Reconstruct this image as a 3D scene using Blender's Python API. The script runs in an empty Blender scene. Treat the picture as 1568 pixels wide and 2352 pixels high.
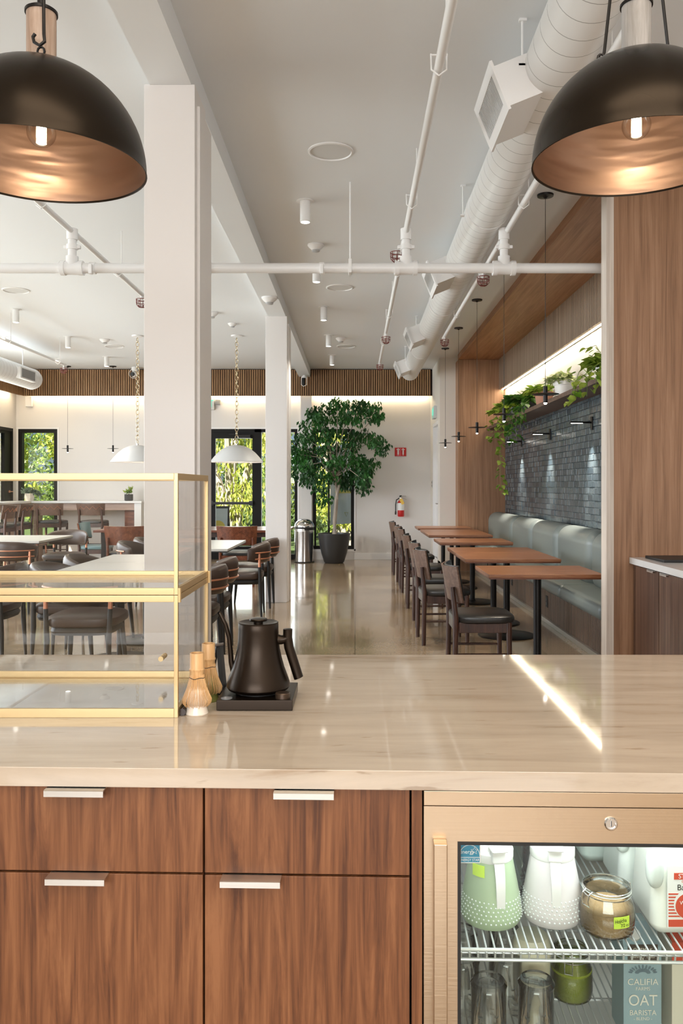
import bpy, bmesh, math, random
from mathutils import Vector, Matrix
random.seed(7)
PI = math.pi
S = bpy.context.scene
COL = S.collection

# ---------------------------------------------------------------- camera
cd = bpy.data.cameras.new('camera')
cam = bpy.data.objects.new('camera', cd)
COL.objects.link(cam)
cam.location = (0, 0, 1.4)
cam.rotation_euler = (PI/2, 0, 0)
cd.sensor_fit = 'HORIZONTAL'
cd.sensor_width = 36
cd.lens = 36*1900/1568
cd.shift_x = -(815-784)/1568
cd.shift_y = -(1176-1118)/1568
cd.clip_start = 0.05
cd.clip_end = 200
S.camera = cam

# ---------------------------------------------------------------- exposure
S.view_settings.view_transform = 'Standard'
S.view_settings.look = 'None'
S.view_settings.gamma = 1
S.view_settings.use_curve_mapping = False
S.view_settings.exposure = 0.70
S.cycles.use_denoising = True
S.cycles.max_bounces = 10
S.cycles.diffuse_bounces = 5
S.cycles.glossy_bounces = 4
S.cycles.transparent_max_bounces = 24
S.cycles.transmission_bounces = 8
S.cycles.sample_clamp_indirect = 4
S.cycles.caustics_reflective = False
S.cycles.caustics_refractive = False

# ---------------------------------------------------------------- sky
w = bpy.data.worlds.new('sky')
S.world = w
w.use_nodes = True
nt = w.node_tree
bg = nt.nodes['Background']
sky = nt.nodes.new('ShaderNodeTexSky')
sky.sky_type = 'HOSEK_WILKIE'
sky.turbidity = 3
sky.sun_direction = Vector((-0.5, -0.5, 0.7)).normalized()
nt.links.new(sky.outputs[0], bg.inputs[0])
bg.inputs[1].default_value = 1.3

# ---------------------------------------------------------------- sun and large lights
def light(name, kind, loc, energy, color=(1, 1, 1), size=None, size_y=None, aim=None, spot=None, blend=.5, radius=None):
    l = bpy.data.lights.new(name, kind)
    l.energy = energy
    l.color = color
    o = bpy.data.objects.new(name, l)
    COL.objects.link(o)
    o.location = loc
    if kind == 'AREA':
        l.shape = 'RECTANGLE'
        l.size = size
        l.size_y = size_y or size
    if radius is not None:
        l.shadow_soft_size = radius
    if spot:
        l.spot_size = spot
        l.spot_blend = blend
    if aim is not None:
        d = Vector(aim) - Vector(loc)
        o.rotation_euler = d.to_track_quat('-Z', 'Y').to_euler()
    return o

sun = light('sun', 'SUN', (0, 0, 12), 14.0, (1, .93, .78), aim=(4.0, 9.0, 2.5))
sun.data.angle = .01
K_DAY = 0.78
# daylight coming through the long storefront windows of the left wall
light('daylight_left', 'AREA', (-6.75, 8.2, 1.75), 600*K_DAY, (.88, .94, 1), size=10.5, size_y=2.7, aim=(-2.2, 8.2, .1))
# daylight through the back windows
light('daylight_back', 'AREA', (-2.0, 16.35, 1.4), 36*K_DAY, (.93, .97, 1), size=1.9, size_y=2.2, aim=(-2.0, 0, 1.4))
# unseen fill lamps added behind and above the camera to brighten ceiling and counter
light('rear_fill', 'AREA', (-1.0, -5.9, 2.4), 290*K_DAY, (.96, .98, 1), size=6.0, size_y=1.7, aim=(1.0, 8, 3.0))
light('overhead_fill', 'AREA', (.3, .2, 3.58), 24, (1, .86, .69), size=2.6, size_y=1.0, aim=(.3, .2, 0))
light('overhead_fill', 'AREA', (.6, -1.3, 3.58), 30, (1, .86, .69), size=2.6, size_y=1.0, aim=(.6, -1.3, 0))

# ---------------------------------------------------------------- mesh helpers
def at(x, y, Y):
    """the place seen at a point of the picture when it stands at depth Y"""
    return Vector(((x-815)*Y/1900, Y, 1.4-(y-1118)*Y/1900))

class MB:
    def __init__(self):
        self.bm = bmesh.new()
        self.wn = False
    def box(self, x0, x1, y0, y1, z0, z1, bev=0, seg=2, M=None):
        r = bmesh.ops.create_cube(self.bm, size=1)
        vs = r['verts']
        for v in vs:
            v.co = Vector((x0+(v.co.x+.5)*(x1-x0), y0+(v.co.y+.5)*(y1-y0), z0+(v.co.z+.5)*(z1-z0)))
        out = vs
        if bev > 0:
            self.wn = True
            es = set()
            for v in vs:
                es.update(v.link_edges)
            g = bmesh.ops.bevel(self.bm, geom=list(es), offset=bev, segments=seg, profile=.5, affect='EDGES')
            out = list(set(g['verts']) | set(v for f in g['faces'] for v in f.verts))
        if M is not None:
            for v in out:
                v.co = M @ v.co
        return self
    def cyl(self, p0, p1, r0, r1=None, n=16, caps=True):
        return self.tube([p0, p1], [r0, r0 if r1 is None else r1], n, caps=caps)
    def tube(self, pts, r, n=8, caps=True, closed=False):
        pts = [Vector(p) for p in pts]
        m = len(pts)
        rs = list(r) if isinstance(r, (list, tuple)) else [r]*m
        rings = []
        up = None
        for i, p in enumerate(pts):
            if closed:
                t = (pts[(i+1) % m]-pts[i-1]).normalized()
            elif i == 0:
                t = (pts[1]-pts[0]).normalized()
            elif i == m-1:
                t = (pts[-1]-pts[-2]).normalized()
            else:
                t = ((pts[i+1]-p).normalized()+(p-pts[i-1]).normalized())
                t = t.normalized() if t.length > 1e-6 else (pts[i+1]-p).normalized()
            if up is None:
                a = Vector((0, 0, 1)) if abs(t.z) < .9 else Vector((1, 0, 0))
                up = (a - t*a.dot(t)).normalized()
            else:
                up = (up - t*up.dot(t))
                up = up.normalized() if up.length > 1e-6 else t.orthogonal().normalized()
            s = t.cross(up)
            rings.append([self.bm.verts.new(p + (up*math.cos(2*PI*k/n)+s*math.sin(2*PI*k/n))*rs[i]) for k in range(n)])
        cnt = m if closed else m-1
        for i in range(cnt):
            a, b = rings[i], rings[(i+1) % m]
            for k in range(n):
                self.bm.faces.new((a[k], a[(k+1) % n], b[(k+1) % n], b[k]))
        if caps and not closed:
            self.bm.faces.new(rings[0][::-1])
            self.bm.faces.new(rings[-1])
        return self
    def lathe(self, prof, c=(0, 0, 0), n=32, M=None, close=False):
        c = Vector(c)
        rings = []
        for (r, z) in prof:
            if r < 1e-5:
                rings.append([self.bm.verts.new(c+Vector((0, 0, z)))])
            else:
                rings.append([self.bm.verts.new(c+Vector((r*math.cos(2*PI*k/n), r*math.sin(2*PI*k/n), z))) for k in range(n)])
        pr = list(zip(rings, rings[1:]))
        if close:
            pr.append((rings[-1], rings[0]))
        for a, b in pr:
            for k in range(n):
                k2 = (k+1) % n
                if len(a) == 1 and len(b) == 1:
                    break
                if len(a) == 1:
                    self.bm.faces.new((a[0], b[k2], b[k]))
                elif len(b) == 1:
                    self.bm.faces.new((a[k], a[k2], b[0]))
                else:
                    self.bm.faces.new((a[k], a[k2], b[k2], b[k]))
        if M is not None:
            for rg in rings:
                for v in rg:
                    v.co = M @ v.co
        return self
    def face(self, pts):
        self.bm.faces.new([self.bm.verts.new(Vector(p)) for p in pts])
        return self
    def prism(self, poly, f, a, b):
        """poly: 2-D points; f(u, v, t) -> 3-D point; extruded from t=a to t=b"""
        A = [self.bm.verts.new(Vector(f(u, v, a))) for u, v in poly]
        B = [self.bm.verts.new(Vector(f(u, v, b))) for u, v in poly]
        n = len(poly)
        self.bm.faces.new(A[::-1])
        self.bm.faces.new(B)
        for k in range(n):
            self.bm.faces.new((A[k], A[(k+1) % n], B[(k+1) % n], B[k]))
        return self
    def sell(self, c, a, b, h, e1=.6, e2=.5, nu=32, nv=12):
        """superellipsoid cushion"""
        c = Vector(c)
        def sp(w, e):
            return math.copysign(abs(w)**e, w)
        prev = None
        for j in range(nv+1):
            v = -PI/2+PI*j/nv
            cv, sv = sp(math.cos(v), e1), sp(math.sin(v), e1)
            if j in (0, nv):
                ring = [self.bm.verts.new(c+Vector((0, 0, h*sv)))]
            else:
                ring = [self.bm.verts.new(c+Vector((a*cv*sp(math.cos(2*PI*k/nu), e2), b*cv*sp(math.sin(2*PI*k/nu), e2), h*sv))) for k in range(nu)]
            if prev:
                for k in range(nu):
                    k2 = (k+1) % nu
                    if len(prev) == 1:
                        self.bm.faces.new((prev[0], ring[k2], ring[k]))
                    elif len(ring) == 1:
                        self.bm.faces.new((prev[k], prev[k2], ring[0]))
                    else:
                        self.bm.faces.new((prev[k], prev[k2], ring[k2], ring[k]))
            prev = ring
        return self
    def shell(self, f, nu, nv, th, ends=True):
        """f(u,v)->(point, normal), u,v in 0..1; slab of thickness th"""
        A, B = [], []
        for i in range(nu+1):
            ra, rb = [], []
            for j in range(nv+1):
                p, nrm = f(i/nu, j/nv)
                t = th(i/nu, j/nv) if callable(th) else th
                p, nrm = Vector(p), Vector(nrm).normalized()
                ra.append(self.bm.verts.new(p+nrm*t/2))
                rb.append(self.bm.verts.new(p-nrm*t/2))
            A.append(ra)
            B.append(rb)
        for i in range(nu):
            for j in range(nv):
                self.bm.faces.new((A[i][j], A[i+1][j], A[i+1][j+1], A[i][j+1]))
                self.bm.faces.new((B[i][j], B[i][j+1], B[i+1][j+1], B[i+1][j]))
        for i in range(nu):
            self.bm.faces.new((A[i][0], B[i][0], B[i+1][0], A[i+1][0]))
            self.bm.faces.new((A[i][nv], A[i+1][nv], B[i+1][nv], B[i][nv]))
        for j in range(nv):
            self.bm.faces.new((A[0][j], A[0][j+1], B[0][j+1], B[0][j]))
            self.bm.faces.new((A[nu][j], B[nu][j], B[nu][j+1], A[nu][j+1]))
        return self
    def xf(self, M):
        for v in self.bm.verts:
            v.co = M @ v.co
        return self
    def build(self, name, m, parent=None, label=None, ang=35, world=True):
        if parent is not None and world:
            o = Matrix.Translation(parent.location)
            p = parent.parent
            while p is not None:
                o = Matrix.Translation(p.location) @ o
                p = p.parent
            self.xf(o.inverted())
        bmesh.ops.recalc_face_normals(self.bm, faces=self.bm.faces)
        me = bpy.data.meshes.new(name)
        self.bm.to_mesh(me)
        self.bm.free()
        me.polygons.foreach_set('use_smooth', [True]*len(me.polygons))
        me.set_sharp_from_angle(angle=math.radians(ang))
        me.materials.append(m)
        o = bpy.data.objects.new(name, me)
        COL.objects.link(o)
        o.parent = parent
        if self.wn:
            wm = o.modifiers.new('weighted_normal', 'WEIGHTED_NORMAL'); wm.keep_sharp = True
        if label:
            o['label'] = label
        return o

def tag(o, label=None, cat=None, group=None, kind=None):
    if label: o['label'] = label
    if cat: o['category'] = cat
    if group: o['group'] = group
    if kind: o['kind'] = kind
    return o
def thing(name, label, cat, loc=(0, 0, 0), rz=0, group=None):
    o = bpy.data.objects.new(name, None)
    COL.objects.link(o)
    o.location = loc
    o.rotation_euler = (0, 0, rz)
    o.empty_display_size = .1
    return tag(o, label, cat, group)
def struct(name, mb, m):
    return tag(mb.build(name, m), kind='structure')
def dup(root, loc, rz=None, label=None, group=None):
    def rec(o, par):
        c = o.copy()
        COL.objects.link(c)
        c.parent = par
        for ch in o.children:
            rec(ch, c)
        return c
    c = rec(root, None)
    c.location = loc
    if rz is not None: c.rotation_euler = (0, 0, rz)
    if label: c['label'] = label
    if group: c['group'] = group
    return c
def text(name, body, size, M, m, parent, ext=.0004, sx=1, align='CENTER', label=None):
    cu = bpy.data.curves.new(name, 'FONT')
    cu.body = body
    cu.size = size
    cu.extrude = ext
    cu.align_x = align
    cu.align_y = 'CENTER'
    t = bpy.data.objects.new(name, cu)
    COL.objects.link(t)
    bpy.context.view_layer.update()
    me = bpy.data.meshes.new_from_object(t.evaluated_get(bpy.context.evaluated_depsgraph_get()))
    bpy.data.objects.remove(t)
    o = Matrix.Identity(4)
    p = parent
    while p is not None:
        o = Matrix.Translation(p.location) @ o
        p = p.parent
    me.transform(o.inverted() @ M @ Matrix.Diagonal((sx, 1, 1, 1)))
    me.name = name
    me.materials.clear()
    me.materials.append(m)
    ob = bpy.data.objects.new(name, me)
    COL.objects.link(ob)
    ob.parent = parent
    if label: ob['label'] = label
    return ob
FRONT = Matrix.Rotation(PI/2, 4, 'X')          # writing that faces -Y
def T(x, y, z): return Matrix.Translation((x, y, z))
def RX(a): return Matrix.Rotation(a, 4, 'X')
def RY(a): return Matrix.Rotation(a, 4, 'Y')
def RZ(a): return Matrix.Rotation(a, 4, 'Z')

# ---------------------------------------------------------------- materials
def mat(name, color=(.8, .8, .8), rough=.5, metal=0, coat=0, emis=None, es=0, spec=None, sss=0):
    m = bpy.data.materials.new(name)
    m.use_nodes = True
    p = m.node_tree.nodes['Principled BSDF']
    p.inputs['Base Color'].default_value = (*color, 1)
    p.inputs['Roughness'].default_value = rough
    p.inputs['Metallic'].default_value = metal
    p.inputs['Coat Weight'].default_value = coat
    if spec is not None: p.inputs['Specular IOR Level'].default_value = spec
    if emis:
        p.inputs['Emission Color'].default_value = (*emis, 1)
        p.inputs['Emission Strength'].default_value = es
    if sss:
        p.inputs['Subsurface Weight'].default_value = sss
        p.inputs['Subsurface Radius'].default_value = (.02, .02, .02)
    return m
def nodes(m):
    n = m.node_tree
    return n, n.nodes['Principled BSDF'], n.nodes.new, n.links.new
def ramp(n, stops, interp='LINEAR'):
    r = n.nodes.new('ShaderNodeValToRGB')
    r.color_ramp.interpolation = interp
    e = r.color_ramp.elements
    while len(e) < len(stops): e.new(.5)
    for i, (p, c) in enumerate(stops):
        e[i].position = p
        e[i].color = (*c, 1)
    return r
def noise_bump(m, scale=60, strength=.1, dist=.002, coords='Object', stretch=(1, 1, 1), rvar=None):
    n, p, new, ln = nodes(m)
    tc = new('ShaderNodeTexCoord'); mp = new('ShaderNodeMapping')
    mp.inputs['Scale'].default_value = stretch
    ln(tc.outputs[coords], mp.inputs[0])
    t = new('ShaderNodeTexNoise'); t.inputs['Scale'].default_value = scale
    ln(mp.outputs[0], t.inputs['Vector'])
    b = new('ShaderNodeBump'); b.inputs['Strength'].default_value = strength; b.inputs['Distance'].default_value = dist
    ln(t.outputs['Fac'], b.inputs['Height']); ln(b.outputs[0], p.inputs['Normal'])
    if rvar:
        mr = new('ShaderNodeMapRange')
        mr.inputs[3].default_value, mr.inputs[4].default_value = rvar
        ln(t.outputs['Fac'], mr.inputs[0]); ln(mr.outputs[0], p.inputs['Roughness'])
    return m
def wood(name, dark, mid, lite, stretch=(26, 26, 1.1), rough=.42, flute=0, axis=1, figure=0, coat=0):
    m = mat(name, mid, rough, coat=coat)
    n, p, new, ln = nodes(m)
    tc = new('ShaderNodeTexCoord'); mp = new('ShaderNodeMapping')
    mp.inputs['Scale'].default_value = stretch
    ln(tc.outputs['Object'], mp.inputs[0])
    a = new('ShaderNodeTexNoise'); a.inputs['Scale'].default_value = 1; a.inputs['Detail'].default_value = 6; a.inputs['Roughness'].default_value = .65
    a.inputs['Distortion'].default_value = .6+figure
    ln(mp.outputs[0], a.inputs['Vector'])
    mp2 = new('ShaderNodeMapping'); mp2.inputs['Scale'].default_value = tuple(s*6 if s > 5 else s*3 for s in stretch)
    ln(tc.outputs['Object'], mp2.inputs[0])
    b = new('ShaderNodeTexNoise'); b.inputs['Scale'].default_value = 1; b.inputs['Detail'].default_value = 3
    ln(mp2.outputs[0], b.inputs['Vector'])
    mx = new('ShaderNodeMath'); mx.operation = 'MULTIPLY_ADD'; mx.inputs[1].default_value = .35
    ln(b.outputs['Fac'], mx.inputs[0]); ln(a.outputs['Fac'], mx.inputs[2])
    sb = new('ShaderNodeMath'); sb.operation = 'SUBTRACT'; sb.inputs[1].default_value = .175
    ln(mx.outputs[0], sb.inputs[0])
    r = ramp(n, [(.32, dark), (.5, mid), (.68, lite)])
    ln(sb.outputs[0], r.inputs[0]); ln(r.outputs[0], p.inputs['Base Color'])
    bp = new('ShaderNodeBump'); bp.inputs['Strength'].default_value = .12; bp.inputs['Distance'].default_value = .001
    ln(sb.outputs[0], bp.inputs['Height']); ln(bp.outputs[0], p.inputs['Normal'])
    if flute:
        wv = new('ShaderNodeTexWave'); wv.wave_type = 'BANDS'; wv.bands_direction = 'Y' if axis == 1 else 'X'
        wv.inputs['Scale'].default_value = flute; wv.inputs['Distortion'].default_value = 0
        ln(tc.outputs['Object'], wv.inputs['Vector'])
        b2 = new('ShaderNodeBump'); b2.inputs['Strength'].default_value = 1; b2.inputs['Distance'].default_value = .012
        ln(wv.outputs['Fac'], b2.inputs['Height']); ln(bp.outputs[0], b2.inputs['Normal']); ln(b2.outputs[0], p.inputs['Normal'])
    return m
def thin_glass(name, tint=(1, 1, 1), ior=1.5, refl=1.0, rough=0, edge=None):
    m = bpy.data.materials.new(name)
    m.use_nodes = True
    n = m.node_tree
    n.nodes.clear()
    out = n.nodes.new('ShaderNodeOutputMaterial')
    tr = n.nodes.new('ShaderNodeBsdfTransparent'); tr.inputs[0].default_value = (*tint, 1)
    if edge:
        lw = n.nodes.new('ShaderNodeLayerWeight'); lw.inputs[0].default_value = .22
        rp = ramp(n, [(.25, tint), (.95, edge)])
        n.links.new(lw.outputs['Facing'], rp.inputs[0]); n.links.new(rp.outputs[0], tr.inputs[0])
    gl = n.nodes.new('ShaderNodeBsdfGlossy'); gl.inputs['Roughness'].default_value = rough
    fr = n.nodes.new('ShaderNodeFresnel'); fr.inputs[0].default_value = ior
    mu = n.nodes.new('ShaderNodeMath'); mu.operation = 'MULTIPLY'; mu.inputs[1].default_value = refl; mu.use_clamp = True
    mx = n.nodes.new('ShaderNodeMixShader')
    n.links.new(fr.outputs[0], mu.inputs[0]); n.links.new(mu.outputs[0], mx.inputs[0])
    n.links.new(tr.outputs[0], mx.inputs[1]); n.links.new(gl.outputs[0], mx.inputs[2]); n.links.new(mx.outputs[0], out.inputs[0])
    return m
def leaf_mat(name, c1, c2, trans=.35, scale=30):
    m = mat(name, c1, .45)
    n, p, new, ln = nodes(m)
    tc = new('ShaderNodeTexCoord'); t = new('ShaderNodeTexNoise'); t.inputs['Scale'].default_value = scale
    ln(tc.outputs['Object'], t.inputs['Vector'])
    r = ramp(n, [(.38, c1), (.62, c2)])
    ln(t.outputs['Fac'], r.inputs[0]); ln(r.outputs[0], p.inputs['Base Color'])
    tl = new('ShaderNodeBsdfTranslucent'); ln(r.outputs[0], tl.inputs[0])
    mx = new('ShaderNodeMixShader'); mx.inputs[0].default_value = trans
    ln(p.outputs[0], mx.inputs[1]); ln(tl.outputs[0], mx.inputs[2]); ln(mx.outputs[0], n.nodes['Material Output'].inputs[0])
    return m
def emit(name, color, s):
    return mat(name, (0, 0, 0), .5, emis=color, es=s)

M = {}
M['wall'] = noise_bump(mat('warm_white_paint', (.74, .71, .68), .6), 250, .05, .001)
M['wallr'] = noise_bump(mat('cream_paint', (.76, .72, .66), .6), 250, .05, .001)
M['ceil'] = noise_bump(mat('white_ceiling_paint', (.79, .805, .815), .7), 250, .05, .001)
M['white'] = mat('white_enamel', (.82, .81, .80), .35)
M['column'] = mat('column_paint', (.78, .75, .73), .4)
M['blackm'] = mat('black_metal', (.016, .014, .013), .38, .6)
M['blackf'] = mat('black_window_frame', (.006, .005, .004), .5, spec=.2)
M['blackp'] = mat('black_plastic', (.012, .011, .010), .5)
M['walnut'] = wood('walnut_chair', (.022, .009, .006), (.048, .019, .012), (.085, .036, .022), (18, 18, 3), .35)
M['plywal'] = wood('walnut_veneer', (.080, .045, .030), (.125, .072, .050), (.18, .11, .078), (4, 22, 22), .5)
M['redwal'] = wood('reddish_walnut', (.075, .020, .009), (.14, .042, .019), (.21, .075, .035), (3, 22, 22), .3)
M['tabletop'] = wood('oiled_table_wood', (.19, .070, .030), (.28, .115, .052), (.37, .17, .085), (3, 22, 22), .3)
M['leather'] = noise_bump(mat('black_leather', (.016, .015, .014), .3), 180, .25, .002)
M['brleather'] = noise_bump(mat('brown_leather', (.050, .029, .020), .38), 180, .2, .002)
M['copper'] = mat('copper_tube', (.62, .27, .16), .3, .7)
M['panel'] = wood('oak_panel', (.23, .115, .058), (.34, .18, .097), (.42, .24, .14), (26, 26, .8), .45)
M['panelh'] = wood('oak_soffit', (.27, .12, .055), (.37, .18, .088), (.45, .24, .13), (22, .9, 22), .45)
M['paneledge'] = wood('pale_panel_edge', (.50, .42, .35), (.60, .52, .45), (.68, .60, .53), (30, 30, 1), .5)
M['fascia'] = wood('grooved_grey_oak', (.16, .105, .068), (.27, .19, .13), (.38, .28, .20), (22, 30, .4), .5, flute=6.5)
M['skirtwood'] = wood('fluted_banquette_wood', (.06, .034, .020), (.14, .085, .052), (.24, .155, .10), (22, 34, .5), .45, flute=9)
M['slat'] = wood('slat_wood', (.20, .095, .038), (.31, .165, .07), (.42, .25, .12), (30, 30, 1.2), .5)
M['slatback'] = mat('slat_backing', (.02, .010, .006), .8)
M['cabinet'] = wood('figured_walnut_door', (.085, .028, .010), (.185, .070, .027), (.275, .115, .048), (30, 30, 2.0), .48, figure=.8)
M['darkcab'] = wood('dark_walnut_cabinet', (.055, .026, .016), (.10, .05, .032), (.17, .095, .06), (22, 26, .7), .3)
M['barwood'] = wood('bar_front_wood', (.30, .20, .15), (.40, .28, .22), (.48, .35, .28), (2, 16, 20), .4)
M['alu'] = noise_bump(mat('brushed_aluminium', (.72, .70, .66), .32, 1), 300, .1, .001, stretch=(.05, 1, 1))
M['steel'] = noise_bump(mat('brushed_steel', (.56, .43, .30), .30, 1), 240, .12, .001, stretch=(.02, 1, 1))
M['steelbin'] = noise_bump(mat('polished_steel', (.62, .60, .58), .16, 1), 240, .12, .001, stretch=(.02, .02, 1))
M['chrome'] = mat('chrome', (.75, .75, .75), .12, 1)
M['brass'] = mat('satin_brass', (.64, .47, .25), .42, .85)
M['chain'] = mat('brass_chain', (.60, .48, .30), .3, .9)
M['glass'] = thin_glass('clear_pane', (.97, .985, .975), refl=.8)
M['caseglass'] = thin_glass('case_pane', (.985, .985, .98), refl=.38)
M['fridgeglass'] = thin_glass('fridge_pane', (.93, .95, .92), refl=.45)
M['jarglass'] = thin_glass('jar_glass', (.985, .99, .985), ior=1.5, refl=2.2, edge=(.42, .50, .46))
M['bulbglass'] = thin_glass('bulb_glass', (1, .99, .97), ior=1.4, refl=.5, edge=(.85, .78, .70))
M['rubber'] = mat('black_gasket', (.010, .010, .010), .5)
M['liner'] = mat('fridge_liner', (.62, .62, .60), .45)
M['wire'] = mat('coated_wire', (.60, .62, .63), .3, .3)
M['sage'] = noise_bump(mat('sage_leather', (.195, .225, .212), .36), 150, .18, .002)
M['pink'] = mat('terracotta', (.52, .26, .18), .75)
M['soil'] = noise_bump(mat('soil', (.035, .022, .014), .95), 90, .8, .01)
M['darkpot'] = noise_bump(mat('charcoal_pot', (.035, .036, .038), .35), 12, .15, .004)
M['bark'] = noise_bump(mat('pale_bark', (.36, .31, .26), .8), 30, .5, .01)
M['redcage'] = mat('red_painted_wire', (.17, .03, .022), .5)
M['grille_grey'] = mat('grille_grey', (.62, .62, .61), .5)
M['led'] = emit('warm_led_strip', (1, .80, .52), 26)
M['ledw'] = emit('shelf_led_strip', (1, .84, .60), 30)
M['lens'] = emit('lit_lens', (1, .95, .86), 9)
M['pinlens'] = emit('lit_pin_lens', (1, .93, .82), 16)
M['filament'] = emit('glowing_filament', (1, .88, .66), 60)
M['exitg'] = emit('exit_green', (.10, .85, .60), .8)
M['yellow'] = mat('yellow_tape', (.62, .85, .08), .6)
M['ink'] = mat('black_ink', (.01, .01, .01), .6)
M['red'] = mat('signal_red', (.55, .012, .012), .35)
M['paper'] = mat('white_paper', (.85, .85, .83), .6)
M['pbark'] = mat('vine_stem', (.16, .22, .06), .6)

# brick wall in slate-blue glazed bricks, each brick with a tone of its own
m = M['brick'] = mat('slate_blue_brick', (.07, .09, .10), .24)
n, p, new, ln = nodes(m)
ge = new('ShaderNodeNewGeometry')
r_ = ramp(n, [(0, (.026, .042, .055)), (.5, (.052, .074, .088)), (1, (.086, .112, .124))])
ln(ge.outputs['Random Per Island'], r_.inputs[0]); ln(r_.outputs[0], p.inputs['Base Color'])
tc = new('ShaderNodeTexCoord'); n2 = new('ShaderNodeTexNoise'); n2.inputs['Scale'].default_value = 16
ln(tc.outputs['Object'], n2.inputs['Vector'])
b2 = new('ShaderNodeBump'); b2.inputs['Strength'].default_value = .6; b2.inputs['Distance'].default_value = .006
ln(n2.outputs['Fac'], b2.inputs['Height']); ln(b2.outputs[0], p.inputs['Normal'])

# polished concrete floor with control joints
m = M['floor'] = mat('polished_concrete', (.33, .29, .24), .12, coat=.3)
n, p, new, ln = nodes(m)
tc = new('ShaderNodeTexCoord')
a = new('ShaderNodeTexNoise'); a.inputs['Scale'].default_value = 1.1; a.inputs['Detail'].default_value = 8; a.inputs['Roughness'].default_value = .6
b = new('ShaderNodeTexNoise'); b.inputs['Scale'].default_value = 55; b.inputs['Detail'].default_value = 3
ln(tc.outputs['Object'], a.inputs['Vector']); ln(tc.outputs['Object'], b.inputs['Vector'])
r1 = ramp(n, [(.30, (.235, .165, .098)), (.5, (.325, .24, .155)), (.72, (.42, .33, .23))])
ln(a.outputs['Fac'], r1.inputs[0])
r2 = ramp(n, [(.35, (.72, .70, .68)), (.6, (1, 1, 1))])
ln(b.outputs['Fac'], r2.inputs[0])
mm = new('ShaderNodeMix'); mm.data_type = 'RGBA'; mm.blend_type = 'MULTIPLY'; mm.inputs[0].default_value = .8
ln(r1.outputs[0], mm.inputs[6]); ln(r2.outputs[0], mm.inputs[7])
bk = new('ShaderNodeTexBrick'); bk.offset = 0; bk.inputs['Scale'].default_value = 1
bk.inputs['Brick Width'].default_value = 3.1; bk.inputs['Row Height'].default_value = 3.1; bk.inputs['Mortar Size'].default_value = .004
bk.inputs['Color1'].default_value = (1, 1, 1, 1); bk.inputs['Color2'].default_value = (1, 1, 1, 1); bk.inputs['Mortar'].default_value = (.45, .42, .4, 1)
ln(tc.outputs['Object'], bk.inputs['Vector'])
m2 = new('ShaderNodeMix'); m2.data_type = 'RGBA'; m2.blend_type = 'MULTIPLY'; m2.inputs[0].default_value = 1
ln(mm.outputs[2], m2.inputs[6]); ln(bk.outputs['Color'], m2.inputs[7]); ln(m2.outputs[2], p.inputs['Base Color'])
mr = new('ShaderNodeMapRange'); mr.inputs[3].default_value = .07; mr.inputs[4].default_value = .2
ln(a.outputs['Fac'], mr.inputs[0]); ln(mr.outputs[0], p.inputs['Roughness'])

# vein-cut travertine
def travertine(name, base=(.54, .45, .355), rough=.045):
    m = mat(name, base, rough)
    n, p, new, ln = nodes(m)
    tc = new('ShaderNodeTexCoord'); mp = new('ShaderNodeMapping'); mp.inputs['Scale'].default_value = (1.6, 13, 13)
    mp.inputs['Rotation'].default_value = (0, 0, .03)
    ln(tc.outputs['Object'], mp.inputs[0])
    a = new('ShaderNodeTexNoise'); a.inputs['Scale'].default_value = 1; a.inputs['Detail'].default_value = 9; a.inputs['Roughness'].default_value = .62; a.inputs['Distortion'].default_value = .7
    ln(mp.outputs[0], a.inputs['Vector'])
    d = lambda k: tuple(c*k for c in base)
    r = ramp(n, [(.28, (base[0]*.66, base[1]*.58, base[2]*.50)), (.42, d(.90)), (.55, base), (.72, (base[0]*1.1, base[1]*1.12, base[2]*1.15))])
    ln(a.outputs['Fac'], r.inputs[0])
    mp2 = new('ShaderNodeMapping'); mp2.inputs['Scale'].default_value = (9, 42, 42); ln(tc.outputs['Object'], mp2.inputs[0])
    b = new('ShaderNodeTexNoise'); b.inputs['Scale'].default_value = 1; b.inputs['Detail'].default_value = 4; ln(mp2.outputs[0], b.inputs['Vector'])
    r2 = ramp(n, [(.27, (.62, .55, .48)), (.34, (1, 1, 1))]); ln(b.outputs['Fac'], r2.inputs[0])
    mm = new('ShaderNodeMix'); mm.data_type = 'RGBA'; mm.blend_type = 'MULTIPLY'; mm.inputs[0].default_value = .75
    ln(r.outputs[0], mm.inputs[6]); ln(r2.outputs[0], mm.inputs[7]); ln(mm.outputs[2], p.inputs['Base Color'])
    return m
M['stone'] = travertine('travertine')
M['palestone'] = mat('white_quartz', (.72, .71, .69), .2)

# spiral duct: helical seam lines around an axis along Y at x=DX, z=DZ
def duct_mat(name, cx_, cz_, pitch):
    m = mat(name, (.80, .80, .79), .38)
    n, p, new, ln = nodes(m)
    ge = new('ShaderNodeNewGeometry'); s = new('ShaderNodeSeparateXYZ'); ln(ge.outputs['Position'], s.inputs[0])
    def mth(op, a, b=None):
        q = new('ShaderNodeMath'); q.operation = op
        for i, v in enumerate((a, b)):
            if v is None: continue
            if isinstance(v, (int, float)): q.inputs[i].default_value = v
            else: ln(v, q.inputs[i])
        return q.outputs[0]
    ang = mth('ARCTAN2', mth('SUBTRACT', s.outputs[2], cz_), mth('SUBTRACT', s.outputs[0], cx_))
    f = mth('FRACT', mth('ADD', mth('DIVIDE', s.outputs[1], pitch), mth('DIVIDE', ang, 2*PI)))
    g = mth('LESS_THAN', f, .035)
    mx = new('ShaderNodeMix'); mx.data_type = 'RGBA'
    mx.inputs[6].default_value = (.80, .80, .79, 1); mx.inputs[7].default_value = (.36, .35, .34, 1)
    ln(g, mx.inputs[0]); ln(mx.outputs[2], p.inputs['Base Color'])
    return m
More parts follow.
